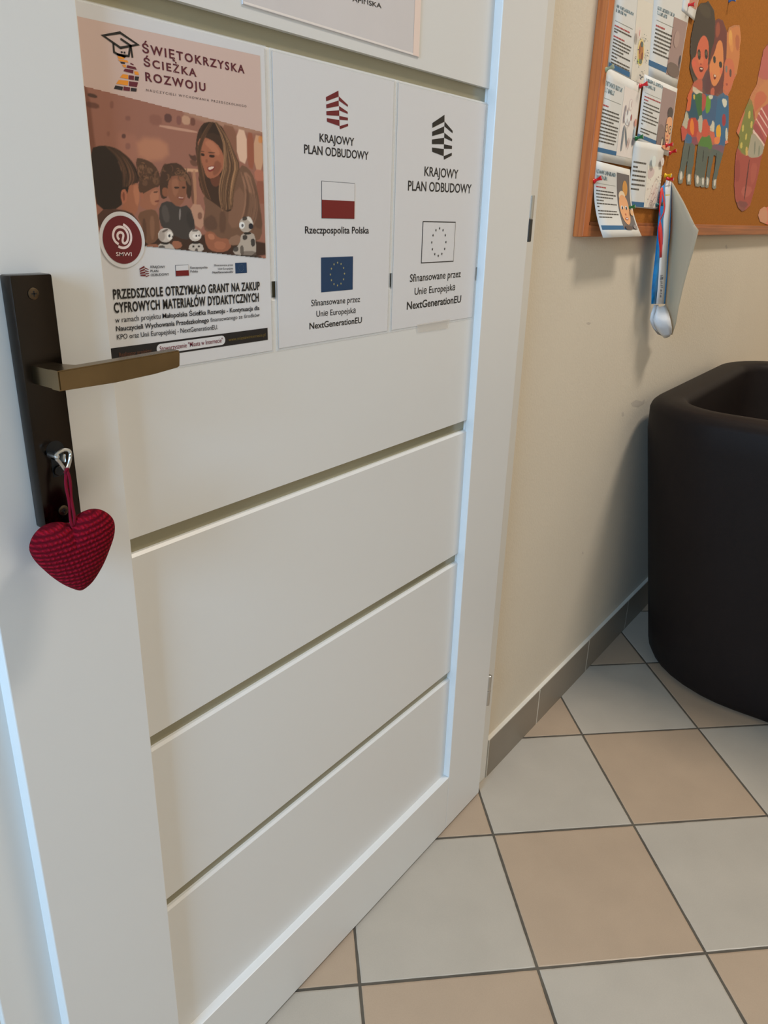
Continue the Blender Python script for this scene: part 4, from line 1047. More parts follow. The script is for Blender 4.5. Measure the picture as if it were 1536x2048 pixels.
sh([(.7869,1.4529),(.8339,1.4616),(.8642,1.4314),(.8557,1.4057),(.8091,1.4346)], (46,96,50), 0.0012, 1)
sh([(.7421,1.4534),(.7663,1.4593),(.773,1.438),(.7744,1.4158),(.7511,1.4178)], (196,92,46), 0.0012, 1)
sh([(.7821,1.4612),(.8196,1.4658),(.8183,1.4582),(.7949,1.4539)], (196,184,160), 0.0009, 1)
sh([(.779,1.452),(.7922,1.4536),(.7979,1.4438),(.7872,1.4426)], (196,170,70), 0.00072, 1)
sh([(.8635,1.4621),(.9153,1.4682),(.9661,1.4695),(.9872,1.4381),(.9785,1.4111),(.9194,1.4023),(.8786,1.4079),(.869,1.4335)], (52,86,120), 0.0009, 1)
sh([(.8806,1.4641),(.9191,1.4624),(.9302,1.4353),(.9003,1.4227),(.8817,1.4426)], (92,142,44), 0.0012, 1)
sh([(.8502,1.4544),(.8806,1.4641),(.8872,1.4338),(.8621,1.425)], (176,66,52), 0.0015, .9)
sh([(.893,1.464),(.934,1.4689),(.9333,1.4602),(.9067,1.4571)], (196,190,170), 0.0009, 1)
sh([(.9721,1.4606),(1.0023,1.4754),(1.0633,1.4776),(1.1025,1.4331),(1.1224,1.3848),(1.0755,1.3689),(1.0074,1.3671),(.9888,1.4055)], (44,96,132), 0.0009, 1)
sh([(1.0054,1.4709),(1.0589,1.4738),(1.0633,1.4577),(1.0382,1.4533)], (200,198,180), 0.0009, 1)
sh([(1.0349,1.4381),(1.0677,1.4415),(1.0844,1.4177),(1.0533,1.4114)], (150,44,54), 0.0012, 1)
sh([(.7322,1.4025),(.7586,1.4141),(.7697,1.3943),(.7637,1.3801),(.7482,1.3832)], (178,170,146), 0.0009, 1)
sh([(.7275,1.3813),(.7629,1.3816),(.7725,1.3642),(.75,1.3547)], (186,76,58), 0.0012, 1)
sh([(.7702,1.4034),(.841,1.4104),(.8639,1.3718),(.786,1.3653)], (176,60,46), 0.0012, 1)
sh([(.7961,1.4075),(.8218,1.3931),(.8299,1.369),(.7956,1.3784),(.7865,1.3944)], (226,120,40), 0.0009, 1)
sh([(.842,1.4136),(.8714,1.4197),(.8878,1.393),(.8719,1.3789)], (170,168,148), 0.0009, 1)
sh([(.8768,1.4109),(.9237,1.4155),(.947,1.3788),(.8998,1.3732)], (190,76,52), 0.0012, 1)
sh([(.8822,1.3718),(.9707,1.3825),(.9818,1.3551),(.92,1.3505),(.8847,1.3576)], (74,118,48), 0.0012, 1)
sh([(.8454,1.3829),(.8816,1.3829),(.8868,1.3642),(.8636,1.3623)], (190,84,64), 0.0012, 1)
sh([(.9529,1.4151),(.9744,1.4172),(.9897,1.394),(.9729,1.3892)], (196,190,168), 0.0009, 1)
sh([(.9637,1.3933),(.9971,1.393),(1.0117,1.3708),(.9862,1.3688)], (196,96,70), 0.0012, 1)
sh([(.9983,1.4064),(1.0358,1.4165),(1.061,1.3849),(1.0183,1.3814)], (226,160,36), 0.0012, 1)
sh([(.9969,1.383),(1.0554,1.3879),(1.0532,1.3706),(1.0138,1.3676)], (220,124,64), 0.0012, 1)
sh([(1.0554,1.3879),(1.0959,1.3913),(1.1029,1.371),(1.0688,1.3684)], (48,92,132), 0.0012, 1)
sh([(1.0856,1.411),(1.106,1.4129),(1.1271,1.3834),(1.1051,1.3834)], (196,190,170), 0.0009, 1)
sh([(1.1016,1.3831),(1.1294,1.3853),(1.1295,1.3801),(1.1097,1.3768)], (214,122,84), 0.0009, 1)
sh([(1.0074,1.3671),(1.1029,1.371),(1.0926,1.3545),(1.0169,1.3526)], (110,72,100), 0.0018, .8)
sh([(.772,1.3702),(.8171,1.371),(.8218,1.3527),(.779,1.3524)], (56,96,128), 0.0012, 1)
sh([(.8188,1.3681),(.8582,1.3714),(.8614,1.3558),(.8246,1.3529)], (130,66,80), 0.0012, 1)
sh([(.7665,1.3499),(.8548,1.3568),(.8706,1.2884),(.7708,1.2802)], (82,92,84), 0.0009, 1)
sh([(.8748,1.3536),(.9871,1.3571),(.9914,1.2877),(.8912,1.2845)], (80,90,80), 0.0009, 1)
sh([(.9871,1.3571),(1.0995,1.355),(1.0895,1.2853),(.9871,1.2841)], (80,92,86), 0.0009, 1)
sh([(.808,1.3485),(.8152,1.349),(.8156,1.3176),(.81,1.3172)], (20,18,16), 0.0006, .9)
sh([(.925,1.3476),(.9317,1.3481),(.9376,1.322),(.9302,1.3215)], (20,18,16), 0.0006, .9)
sh([(1.0365,1.3488),(1.0465,1.3495),(1.0528,1.3065),(1.0434,1.306)], (20,18,16), 0.0006, .9)
sh([(.7578,1.289),(.7923,1.2924),(.8022,1.2689),(.7719,1.2676)], (126,128,116), 0.0009, 1)
sh([(.8225,1.2876),(.8542,1.2909),(.864,1.2684),(.8351,1.2671)], (126,128,116), 0.0009, 1)
sh([(.8923,1.2879),(.9255,1.2896),(.9394,1.2666),(.9046,1.2668)], (126,128,116), 0.0009, 1)
sh([(.9398,1.2869),(.9712,1.2885),(.9847,1.2667),(.956,1.2655)], (126,128,116), 0.0009, 1)
sh([(.985,1.2874),(1.0142,1.2888),(1.0211,1.2673),(.9944,1.2671)], (126,128,116), 0.0009, 1)
sh([(1.0476,1.2869),(1.0802,1.2885),(1.0892,1.2664),(1.0611,1.2662)], (126,128,116), 0.0009, 1)
sh([(.7713,1.2897),(.7841,1.292),(.7933,1.2749),(.7749,1.2725)], (206,200,186), 0.0009, 1)
sh([(.8321,1.2881),(.8511,1.2891),(.8555,1.273),(.8381,1.2722)], (206,200,186), 0.0009, 1)
sh([(.9013,1.2884),(.9206,1.2893),(.9302,1.2713),(.9106,1.2704)], (206,200,186), 0.0009, 1)
sh([(.9508,1.2858),(.9684,1.2866),(.9757,1.2706),(.9604,1.27)], (206,200,186), 0.0009, 1)
sh([(.994,1.2879),(1.0096,1.2886),(1.0151,1.2714),(1.002,1.2709)], (206,200,186), 0.0009, 1)
sh([(1.0603,1.2866),(1.0781,1.2875),(1.0823,1.2725),(1.0686,1.2719)], (206,200,186), 0.0009, 1)
kids = [(.7367,1.6201),(.7708,1.6277),(.7865,1.6343),(.7981,1.6318),(.8379,1.6258),(.8567,1.6094),(.8807,1.6174),(.9174,1.6202),(.9464,1.611),(.9685,1.6043),(.9721,1.6155),(1.0109,1.6274),(1.0598,1.636),(1.091,1.6138),(1.0939,1.5934),(1.1073,1.5744),(1.1086,1.539),(1.0893,1.522),(1.0797,1.5007),(1.0596,1.4854)] + [(1.0685,1.4782),(1.0924,1.4491),(1.114,1.4171),(1.1259,1.3851),(1.1359,1.3815),(1.1074,1.3748),(1.1075,1.3644),(1.103,1.35),(1.0871,1.3101),(1.0839,1.2851),(1.0922,1.2684),(1.0748,1.2646),(1.0572,1.2679),(1.0485,1.2834),(1.0517,1.3082),(1.0429,1.3424),(1.0223,1.3444),(1.0176,1.3098),(1.0196,1.2856),(1.0211,1.2673),(1.0058,1.2649),(.9924,1.267),(.9853,1.2848),(.9834,1.3215),(.9754,1.3496),(.9707,1.3207),(.9733,1.2903),(.986,1.2668),(.96,1.2643),(.9477,1.2686),(.9399,1.2657),(.9054,1.2655),(.8872,1.286),(.8789,1.3313),(.8759,1.3569),(.8528,1.3551),(.8618,1.314),(.8592,1.2895),(.868,1.2677),(.8366,1.2664),(.8191,1.2874),(.8105,1.3267),(.8066,1.3468),(.81,1.3172),(.8025,1.2945),(.801,1.2785),(.7977,1.2668),(.7715,1.2663),(.761,1.2797),(.7664,1.2988),(.7689,1.3455),(.7704,1.3579),(.75,1.3547),(.7301,1.3786),(.7441,1.4007),(.7469,1.4203),(.7451,1.448)] + [(.7416,1.4399),(.749,1.4522),(.7719,1.4754),(.7423,1.4891),(.727,1.4993),(.726,1.5176),(.7145,1.528),(.707,1.5508),(.7091,1.5714),(.7147,1.5936),(.7199,1.6087)]
o = picture('paper_cutout', .0092, kids, 150, 420, (120, 100, 80), shapes, CUTOUT, None, 1, .0006, k_ink=1.35, fill=True)
tag(o, 'paper cutout of three smiling children in patchwork shirts and grey trousers on the corkboard', 'paper cutout', CUTG)
shapes = []
sh([(1.2256,1.3694),(1.3142,1.3607),(1.4475,1.3598),(1.543,1.3925),(1.5428,1.304),(1.5299,1.2511),(1.4142,1.2171),(1.2888,1.2636)], (156,68,56), 0.0012, 1)
sh([(1.2351,1.3461),(1.2908,1.3478),(1.324,1.2941),(1.2679,1.2916)], (138,54,48), 0.0024, .7)
sh([(1.412,1.3477),(1.5002,1.3531),(1.5057,1.3023),(1.4597,1.2901)], (170,84,68), 0.0024, .7)
sh([(1.3194,1.245),(1.4904,1.2416),(1.4142,1.2171)], (112,62,60), 0.0024, .8)
sh([(1.3729,1.2864),(1.5008,1.2856),(1.4533,1.253),(1.3573,1.2621)], (176,92,78), 0.003, .7)
sh([(1.3839,1.3557),(1.3958,1.3565),(1.4211,1.248),(1.4071,1.2476)], (70,24,22), 0.0006, .9)
sh([(1.4288,1.5703),(1.3382,1.5295),(1.312,1.4993),(1.3791,1.451),(1.3824,1.4888),(1.4921,1.5102),(1.5869,1.5601)], (188,122,76), 0.0012, 1)
sh([(1.3151,1.5159),(1.3947,1.5365),(1.481,1.5243),(1.3906,1.4897),(1.3519,1.4726)], (186,96,66), 0.0018, .9)
sh([(1.3199,1.6061),(1.3866,1.6238),(1.4589,1.6028),(1.4386,1.5678),(1.3679,1.5696)], (176,92,84), 0.0018, 1)
sh([(1.3912,1.4578),(1.4558,1.51),(1.5694,1.5148),(1.6176,1.4432),(1.5369,1.4102),(1.3565,1.4357)], (172,82,78), 0.0012, 1)
sh([(1.3565,1.4357),(1.3927,1.4561),(1.5393,1.4184),(1.542,1.4045)], (150,66,66), 0.0012, .9)
sh([(1.3799,1.4605),(1.3965,1.4621),(1.5584,1.4301),(1.5509,1.4274)], (222,190,176), 0.0006, .9)
sh([(1.4026,1.4759),(1.417,1.4783),(1.5517,1.4535),(1.5442,1.4509)], (222,190,176), 0.0006, .9)
sh([(1.4156,1.4924),(1.4284,1.4947),(1.5392,1.4722),(1.5318,1.4695)], (222,190,176), 0.0006, .9)
sh([(1.3706,1.4295),(1.3857,1.4327),(1.5386,1.4083),(1.5311,1.4057)], (226,200,186), 0.0006, .9)
sh([(1.2438,1.3927),(1.2442,1.4596),(1.2837,1.4925),(1.3418,1.4844),(1.3647,1.4365),(1.3575,1.3923),(1.3466,1.3629),(1.2729,1.371)], (118,122,56), 0.0012, 1)
sh([(1.2846,1.471),(1.3065,1.4751),(1.3179,1.4562),(1.2943,1.4539)], (196,178,90), 0.00072, .9)
sh([(1.2451,1.4328),(1.2628,1.4363),(1.2724,1.4189),(1.2532,1.4172)], (196,178,90), 0.00072, .9)
sh([(1.2959,1.4155),(1.3143,1.4189),(1.319,1.4025),(1.3008,1.401)], (196,178,90), 0.00072, .9)
sh([(1.258,1.3902),(1.2798,1.3938),(1.2883,1.3777),(1.2642,1.3769)], (196,178,90), 0.00072, .9)
sh([(1.3212,1.3839),(1.344,1.3875),(1.356,1.3674),(1.3356,1.366)], (206,170,96), 0.00072, .9)
sh([(1.3275,1.4498),(1.3502,1.4538),(1.3565,1.4357),(1.3363,1.4339)], (196,178,90), 0.00072, .9)
sh([(1.3624,1.4287),(1.5328,1.4038),(1.5348,1.3797),(1.4707,1.3653),(1.3631,1.364),(1.3589,1.3906)], (158,152,132), 0.0012, 1)
sh([(1.4084,1.4059),(1.4254,1.4073),(1.4451,1.3735),(1.432,1.3726)], (110,116,100), 0.0009, .8)
sh([(1.4697,1.399),(1.4875,1.4004),(1.5016,1.3734),(1.4836,1.3722)], (116,122,104), 0.0009, .8)
sh([(1.1996,1.4143),(1.2302,1.4671),(1.2478,1.4654),(1.2195,1.4089)], (196,110,74), 0.0009, .9)
sh([(1.333,1.4743),(1.3325,1.4852),(1.3614,1.4717),(1.3664,1.4554)], (150,60,50), 0.0009, .9)
fig = [(1.3304,1.6244),(1.3638,1.6433),(1.4494,1.6475)] + [(1.6222,1.5246),(1.6098,1.473),(1.5585,1.4462),(1.542,1.4045),(1.5283,1.365),(1.5302,1.3241),(1.5169,1.2779),(1.5001,1.2356),(1.4599,1.2222),(1.415,1.2161),(1.3592,1.2261),(1.3083,1.2486),(1.2733,1.2823),(1.2446,1.3281),(1.2333,1.3645),(1.2453,1.3855),(1.2397,1.4033),(1.1994,1.4125),(1.2186,1.441),(1.2403,1.4646),(1.2622,1.4883),(1.2842,1.5122),(1.322,1.5383)]
o = picture('paper_cutout', .0092, fig, 130, 380, (170, 96, 74), shapes, CUTOUT, None, 1, .0006, k_ink=1.35, fill=True)
tag(o, 'tall pink, green and red leaf-shaped paper cutout right of the three children', 'paper cutout', CUTG)
shapes = []
def shp(p, c, s_): shapes.append((p, c, s_, 1.0))
shp([(1.7416,1.2437),(1.8293,1.2459),(1.8944,1.1786),(1.7894,1.1803)], (206, 108, 84), .002)
shp([(1.6634,1.2241),(1.7473,1.2257),(1.7808,1.1895),(1.6909,1.1932)], (196, 140, 108), .002)
bl = [(1.6381,1.2236),(1.6865,1.2335),(1.7305,1.2322),(1.7652,1.242),(1.8472,1.2394),(1.9068,1.2146),(1.9015,1.1834),(1.7994,1.1815),(1.7404,1.1857),(1.6721,1.1908),(1.6312,1.2081)]
o = picture('paper_cutout', .0092, bl, 70, 60, (200, 128, 96), shapes, CUTOUT, None, 1, .0006, k_ink=1.35, fill=True)
tag(o, 'small peach blossom cutout near the bottom rail of the corkboard', 'paper cutout', CUTG)

# ---- slides printed on paper and pinned to the cork
SHG = 'printed information sheets pinned to the corkboard'
BAR = ink(2, 88, 134, 1.3); TXT = ink(66, 62, 56, 1.25); REDT = ink(150, 46, 52, 1.5); TITLE = ink(132, 160, 172, 1.5); RULE = ink(120, 122, 112, 1.4)
def bil(q, u, v):
    """point of the quad (top-left, top-right, bottom-right, bottom-left) at u across, v down"""
    (ax, az), (bx, bz), (cx, cz), (dx, dz) = q
    return ((ax * (1 - u) + bx * u) * (1 - v) + (dx * (1 - u) + cx * u) * v, (az * (1 - u) + bz * u) * (1 - v) + (dz * (1 - u) + cz * u) * v)
def sheet(label, q, y, bow=0.0):
    x = sum(p[0] for p in q) / 4; zb = min(p[1] for p in q)
    e = empty('information_sheet', (x, y, zb)); tag(e, label, 'printed sheet', SHG)
    fy = lambda v: y - bow * max(0, (v - .3) / .7) ** 2
    b = MB(); n = 10
    rf = [[(bil(q, u / 4, i / n)[0], fy(i / n), bil(q, u / 4, i / n)[1]) for u in range(5)] for i in range(n + 1)]
    b.grid(rf); o = b.build('paper', SHEETP, e, True)
    md = o.modifiers.new('sheet', 'SOLIDIFY'); md.thickness = .0003; md.offset = 0
    return e, fy
class Slide(Flat):
    """print laid on a (possibly bowed) sheet, in the sheet's own u across, v down"""
    def __init__(s, q, fy): Flat.__init__(s, 0); s.q = q; s.fy = fy
    def quad(s, u0, u1, v0, v1, m, k=1):
        n = max(1, int(abs(v1 - v0) / .06))
        for i in range(n):
            a, c = v0 + (v1 - v0) * i / n, v0 + (v1 - v0) * (i + 1) / n
            pts = []
            for u, v in ((u0, c), (u1, c), (u1, a), (u0, a)):
                x, z_ = bil(s.q, u, v); pts.append((x, s.fy(v) - .0002 - LAY * k, z_))
            s.faces.append((pts, s.mi(m)))
        return s
    def para(s, u0, u1, v, m, h, frac=1.0, k=1):
        u = u0; end = u0 + (u1 - u0) * frac
        while u < end - .012:
            w = random.uniform(.022, .075); w = min(w, end - u)
            s.quad(u, u + w, v, v + h, m, k); u += w + .0065
    def title(s, u0, u1, v, h):
        u = u0
        while u < u1:
            w = random.choice((.016, .02, .024))
            s.quad(u, u + w * .32, v, v + h, TITLE); 
            if random.random() < .8: s.quad(u + w * .55, u + w * .8, v + (0 if random.random() < .5 else h * .5), v + h, TITLE)
            s.quad(u, u + w * .8, v if random.random() < .5 else v + h * .75, v + h * (.25 if random.random() < .5 else 1), TITLE)
            u += w + .004
            if random.random() < .18: u += .014
def slide(label, q, y, spec, bow=0.0):
    """spec: title v, rule v, [(kind, v, fraction)], bar (v0, v1), text right edge, picture (u0,u1,v0,v1)"""
    e, fy = sheet(label, q, y, bow)
    F = Slide(q, fy)
    L, R, hh = spec['l'], spec['r'], spec['h']
    for v in spec.get('title', ()): F.title(L, L + (R - L) * (1 if v == spec['title'][0] else .55), v, spec['th'])
    if 'rule' in spec: F.quad(L, R, spec['rule'], spec['rule'] + .004, RULE)
    for kind, v, fr in spec['lines']: F.para(L, R, v, REDT if kind == 'r' else TXT, hh, fr)
    F.build('printed_text', e)
    F = Slide(q, fy); F.quad(spec.get('bl', L), spec['br'], spec['bar'][0], spec['bar'][1], BAR); F.build('blue_bar', e)
    return e, fy
def sheet_picture(e, q, fy, rect, base, items, bgitems=()):
    u0, u1, v0, v1 = rect
    F = Slide(q, fy); F.quad(u0, u1, v0, v1, ink(*base))
    for k, (pts, c) in enumerate(items):
        S_ = [(u0 + (u1 - u0) * u, v0 + (v1 - v0) * v) for u, v in smooth_poly(pts, 2)]
        lo = min(v for u, v in S_); hi = max(v for u, v in S_); nb = max(1, int((hi - lo) / .05))
        for b_ in range(nb):                     # cut into bands so that the ink follows a bowed sheet
            band = S_
            for lim, sgn in ((lo + (hi - lo) * b_ / nb, 1), (lo + (hi - lo) * (b_ + 1) / nb, -1)):
                out = []
                for i in range(len(band)):
                    a, c2 = band[i - 1], band[i]
                    da, dc = (a[1] - lim) * sgn, (c2[1] - lim) * sgn
                    if (da < 0) != (dc < 0):
                        t_ = da / (da - dc); out.append((a[0] + (c2[0] - a[0]) * t_, lim))
                    if dc >= 0: out.append(c2)
                band = out
                if len(band) < 3: break
            if len(band) < 3: continue
            P = []
            for uu, vv in band:
                x, z_ = bil(q, uu, vv); P.append((x, fy(vv) - .0002 - LAY * (2 + k * .5), z_))
            F.faces.append((P, F.mi(ink(*c))))
    F.build('picture', e)
def ov(cx, cy, rx, ry, n=14): return [(cx + rx * math.cos(6.2832 * i / n), cy + ry * math.sin(6.2832 * i / n)) for i in range(n)]
QA = [(.2611,1.5903),(.4429,1.6016),(.4762,1.4273),(.2646,1.4316)]
eA, fy = slide('information sheet with a round scribbled doodle, topmost at the left edge of the corkboard', QA, .0066,
   dict(l=.06, r=.50, h=.014, title=(.375, .415), th=.030, rule=.525, lines=[('r', .565, .85), ('t', .595, .95), ('t', .62, .2), ('r', .665, .6)] + [('t', .695 + .032 * i, f) for i, f in enumerate((1, 1, .9, .6, 1, .3, 1, 1))], bl=.02, br=.52, bar=(.935, .985)))
dood = [(ov(.45, .62, .22, .17), (196, 176, 120)), (ov(.46, .62, .15, .14), (150, 96, 48)), (ov(.36, .6, .05, .05), (120, 60, 40)), (ov(.55, .66, .05, .05), (110, 56, 40)), (ov(.48, .52, .08, .035), (70, 84, 84)), (ov(.46, .73, .10, .03), (90, 100, 84)), (ov(.32, .74, .05, .03), (160, 170, 70))]
random.seed(11)
for i in range(34):
    a = random.uniform(0, 6.28); rr = random.uniform(.85, 1.25); cx, cy = .46 + .30 * rr * math.cos(a), .63 + .23 * rr * math.sin(a)
    dood.append((ov(cx, cy, random.uniform(.015, .05), random.uniform(.003, .009), 8), random.choice(((90, 96, 92), (60, 64, 66), (130, 120, 110)))))
for (u, v) in ((.38, .915), (.46, .93), (.54, .92), (.42, .955)): dood.append((ov(u, v, .05, .012, 8), (70, 76, 80)))
dood += [(ov(.12, .42, .10, .07), (200, 170, 166)), (ov(.12, .42, .08, .058), (192, 186, 176)), (ov(.12, .42, .025, .045), (180, 120, 116))]
sheet_picture(eA, QA, fy, (.56, .98, .22, .995), (186, 180, 168), dood)
QB = [(.4445,1.6161),(.6684,1.633),(.6533,1.4459),(.4609,1.4456)]
eB, fy = slide('information sheet with a plain brownish photo, left of the dark-haired child cutout', QB, .0068,
   dict(l=.12, r=.60, h=.016, title=(.30, .345), th=.034, rule=.43, lines=[('r', .475, .55)] + [('t', .51 + .037 * i, f) for i, f in enumerate((1, 1, 1, 1, .95, .85, 1))], bl=.0, br=.58, bar=(.83, .885)))
sheet_picture(eB, QB, fy, (.58, .985, .33, .895), (132, 108, 102), [(ov(.88, .68, .08, .10), (44, 42, 50)), (ov(.9, .8, .05, .08), (70, 62, 66)), (ov(.4, .35, .2, .15), (142, 118, 110)), ([(0, .75), (1, .78), (1, 1), (0, 1)], (92, 76, 68))])
QG = [(.612,1.638),(.7161,1.6487),(.7017,1.5823),(.6136,1.585)]
e, fy = sheet('white sheet corner with a brownish picture, pinned at the very top of the board', QG, .0062)
F = Slide(QG, fy); F.quad(.42, .96, .05, .70, ink(160, 108, 86)); F.build('picture', e)
QD = [(.4506,1.4475),(.6568,1.4482),(.6615,1.3157),(.4559,1.3246)]
eD, fy = slide('information sheet with a photo of a bespectacled face peering up', QD, .0062,
   dict(l=.06, r=.54, h=.018, title=(.04, .115), th=.05, rule=.24, lines=[('r', .285, 1), ('r', .33, .25)] + [('t', .375 + .050 * i, f) for i, f in enumerate((.95, 1, .6, .9, 1, .9, .1))] + [('t', .745, 1), ('t', .79, .55)], bl=.0, br=.56, bar=(.845, .90)))
SKN = (206, 140, 100)
facep = lambda dy: [(ov(.74, .40 + dy, .17, .07), (58, 48, 46)), ([(.55, .45 + dy), (.92, .42 + dy), (.99, .6 + dy), (.9, .88 + dy), (.72, .92 + dy), (.55, .8 + dy), (.52, .6 + dy)], SKN), (ov(.6, .64 + dy, .10, .075), (70, 50, 44)), (ov(.6, .64 + dy, .075, .055), (214, 156, 116)), (ov(.86, .65 + dy, .10, .075), (70, 50, 44)), (ov(.86, .65 + dy, .075, .055), (214, 156, 116)), (ov(.6, .63 + dy, .02, .02), (40, 30, 28)), (ov(.86, .64 + dy, .02, .02), (40, 30, 28)), (ov(.72, .76 + dy, .06, .015), (176, 96, 76)), (ov(.74, .83 + dy, .08, .012), (130, 60, 54))]
sheet_picture(eD, QD, fy, (.55, .98, .06, .92), (132, 110, 106), [([(0, .6), (.5, .62), (.5, 1), (0, 1)], (112, 92, 86)), (ov(.46, .9, .14, .10), (76, 66, 60)), (ov(.4, .92, .05, .08), (196, 176, 150)), (ov(.74, .36, .20, .09), (58, 46, 44))] + facep(.0) + [(ov(.7, .97, .3, .04), (196, 130, 94))])
QC = [(.2565,1.4328),(.4406,1.4276),(.4431,1.2818),(.2478,1.2825)]
eC, fy = slide('information sheet with a pale pencil drawing of a figure', QC, .0058,
   dict(l=.05, r=.50, h=.016, title=(.135, .205), th=.05, rule=.315, lines=[('r', .385, .3)] + [('t', .43 + .0385 * i, f) for i, f in enumerate((.95, 1, 1, .75, 1, 1, 1, .95, .98, .9))], bl=.02, br=.54, bar=(.855, .905)))
LN = (120, 104, 104)
sheet_picture(eC, QC, fy, (.54, .97, .10, .90), (192, 184, 178), [(ov(.52, .22, .13, .09), (182, 166, 164)), (ov(.52, .22, .11, .075), (196, 188, 182)), (ov(.55, .21, .02, .05), (150, 120, 118)), (ov(.42, .42, .22, .11), (206, 198, 194)), (ov(.2, .30, .05, .05), (126, 118, 122)), ([(.12, .36), (.2, .3), (.24, .5), (.14, .52)], (140, 128, 130)), (ov(.62, .40, .05, .05), (136, 76, 74)), ([(.2, .55), (.3, .53), (.28, .92), (.2, .93)], (106, 112, 118)), ([(.3, .55), (.36, .55), (.58, .82), (.52, .84)], (96, 104, 108)), ([(.60, .70), (.63, .70), (.56, .86), (.53, .86)], (150, 112, 108)), ([(.7, .70), (.73, .70), (.64, .88), (.62, .88)], (150, 112, 108)), (ov(.93, .45, .08, .06), (176, 124, 108)), ([(.88, .52), (.98, .52), (1, .68), (.88, .68)], (140, 156, 164)), ([(.86, .68), (1, .68), (.98, .80), (.87, .80)], (78, 78, 86)), (ov(.34, .33, .02, .06), LN), (ov(.5, .5, .02, .05), LN), (ov(.36, .47, .015, .04), LN)])
QF = [(.439,1.3301),(.6229,1.3336),(.6415,1.2054),(.45,1.2065)]
eF, fy = slide('information sheet with slanting sketch lines, beside the red ribbon', QF, .0054,
   dict(l=.04, r=.46, h=.026, title=(), th=.05, lines=[('t', .30, .95), ('t', .37, .35), ('t', .43, 1), ('t', .50, 1), ('t', .565, 1), ('t', .635, 1), ('t', .705, .6)], bl=.0, br=.50, bar=(.91, .985)))
sk = [([(.04, .05), (.5, .05), (.45, .25), (.06, .34)], (178, 160, 156))]
for i in range(6):
    a = .1 + .16 * i
    sk.append(([(a, 1.0), (a + .03, 1.0), (min(1, a + .55), .25 + .08 * i), (min(.97, a + .52), .25 + .08 * i)], (190, 172, 162)))
random.seed(5)
for i in range(26): sk.append((ov(random.uniform(.1, .95), random.uniform(.2, .97), .035, .012, 8), random.choice(((120, 104, 100), (84, 84, 88), (150, 132, 126)))))
sk += [(ov(.86, -.13, .12, .11), (180, 160, 158)), (ov(.86, -.13, .09, .09), (200, 194, 186)), (ov(.86, -.13, .02, .06), (180, 150, 150)), (ov(.25, -.10, .14, .14), (186, 192, 188))]
sheet_picture(eF, QF, fy, (.50, .99, .33, .98), (204, 190, 178), sk)
QE = [(.2522,1.2815),(.4356,1.2762),(.4946,1.1498),(.2822,1.1481)]
eE, fy = slide('information sheet with a wide-eyed face photo, hanging over the bottom frame of the corkboard', QE, .0050,
   dict(l=.05, r=.56, h=.017, title=(.10, .17), th=.055, rule=.275, lines=[('r', .315, .5)] + [('t', .365 + .042 * i, f) for i, f in enumerate((.9, 1, .85, .35, 1, .1))] + [('t', .63, .95), ('t', .67, 1), ('t', .715, .65)], bl=.04, br=.66, bar=(.835, .895)), .022)
sheet_picture(eE, QE, fy, (.60, .965, .085, .895), (84, 78, 78), [(ov(.62, .25, .20, .14), (176, 122, 52)), (ov(.35, .40, .25, .10), (206, 176, 150)), ([(.1, .42), (.35, .36), (.7, .42), (.8, .6), (.72, .82), (.45, .93), (.2, .86), (.05, .65)], (206, 140, 96)), (ov(.26, .60, .10, .035), (240, 224, 206)), (ov(.56, .60, .10, .035), (240, 224, 206)), (ov(.27, .605, .05, .03), (52, 36, 30)), (ov(.56, .605, .05, .03), (52, 36, 30)), (ov(.42, .72, .05, .02), (170, 96, 68)), (ov(.42, .80, .12, .025), (140, 62, 52)), (ov(.42, .80, .09, .01), (226, 206, 190)), (ov(.9, .68, .14, .06), (216, 152, 110)), ([(.1, .92), (.6, .93), (.62, 1), (.1, 1)], (70, 54, 50)), (ov(.85, .95, .15, .04), (120, 112, 110))])

# ---- push pins
PING = 'push pins in the corkboard'
pins = {}
def pin_mesh(m):
    b = MB()
    b.lathe([(-.006, .0006), (0, .0006)], (0, 0, 0), (0, -1, 0), 6, STEEL)
    b.lathe([(0, .0048), (.0012, .0052), (.0030, .0036), (.0050, .0024), (.0068, .0022), (.0120, .0034), (.0135, .0044), (.0150, .0042), (.0155, .003)], (0, 0, 0), (0, -1, 0), 12, m)
    return b
def pin(label, p, y, m, tilt=0.0):
    if m.name in pins:
        o = pins[m.name].copy(); COL.objects.link(o)
    else:
        o = pin_mesh(m).build('push_pin'); auto_smooth(o, 50); pins[m.name] = o
    o.location = (p[0], y, p[1]); o.rotation_euler = (-tilt, 0, tilt * .4)
    tag(o, label, 'push pin', PING)
    return o
pin('red push pin at the very top over the brownish sheet corner', [(.6495,1.6011)][0], .0092, RED_PIN)
pin('red push pin between the pencil drawing sheet and the bespectacled face sheet', [(.431,1.4247)][0], .0056, RED_PIN, .25)
pin('green push pin at the top left corner of the slanting sketch sheet', [(.4438,1.3337)][0], .0052, GREEN_PIN, .2)
pin('red push pin under the bespectacled face photo, upper of two', [(.6307,1.3356)][0], .0052, RED_PIN, .1)
pin('bright red push pin below another, at the white sheet corner', [(.674,1.3232)][0], .0092, RED_PIN, .35)
pin('dark red push pin at the left edge of the lowest hanging sheet', [(.2573,1.2465)][0], .0048, RED_PIN, .4)
pin('green push pin at the lower left corner of the slanting sketch sheet', [(.4512,1.2052)][0], .0052, GREEN_PIN, .15)
pin('yellow push pin at the head of the hanging white strip', [(.6573,1.2766)][0], .0068, YELLOW_PIN)
pin('dark red push pin just under the yellow one', [(.6725,1.2696)][0], .0060, RED_PIN)
pin('grey-green push pin at the left edge between two sheets near the frame', [(.2544,1.428)][0], .0056, CLEAR_PIN, .3)
pin('blue push pin alone on bare cork near the top', [(.943,1.6665)][0], .0104, BLUE_PIN)
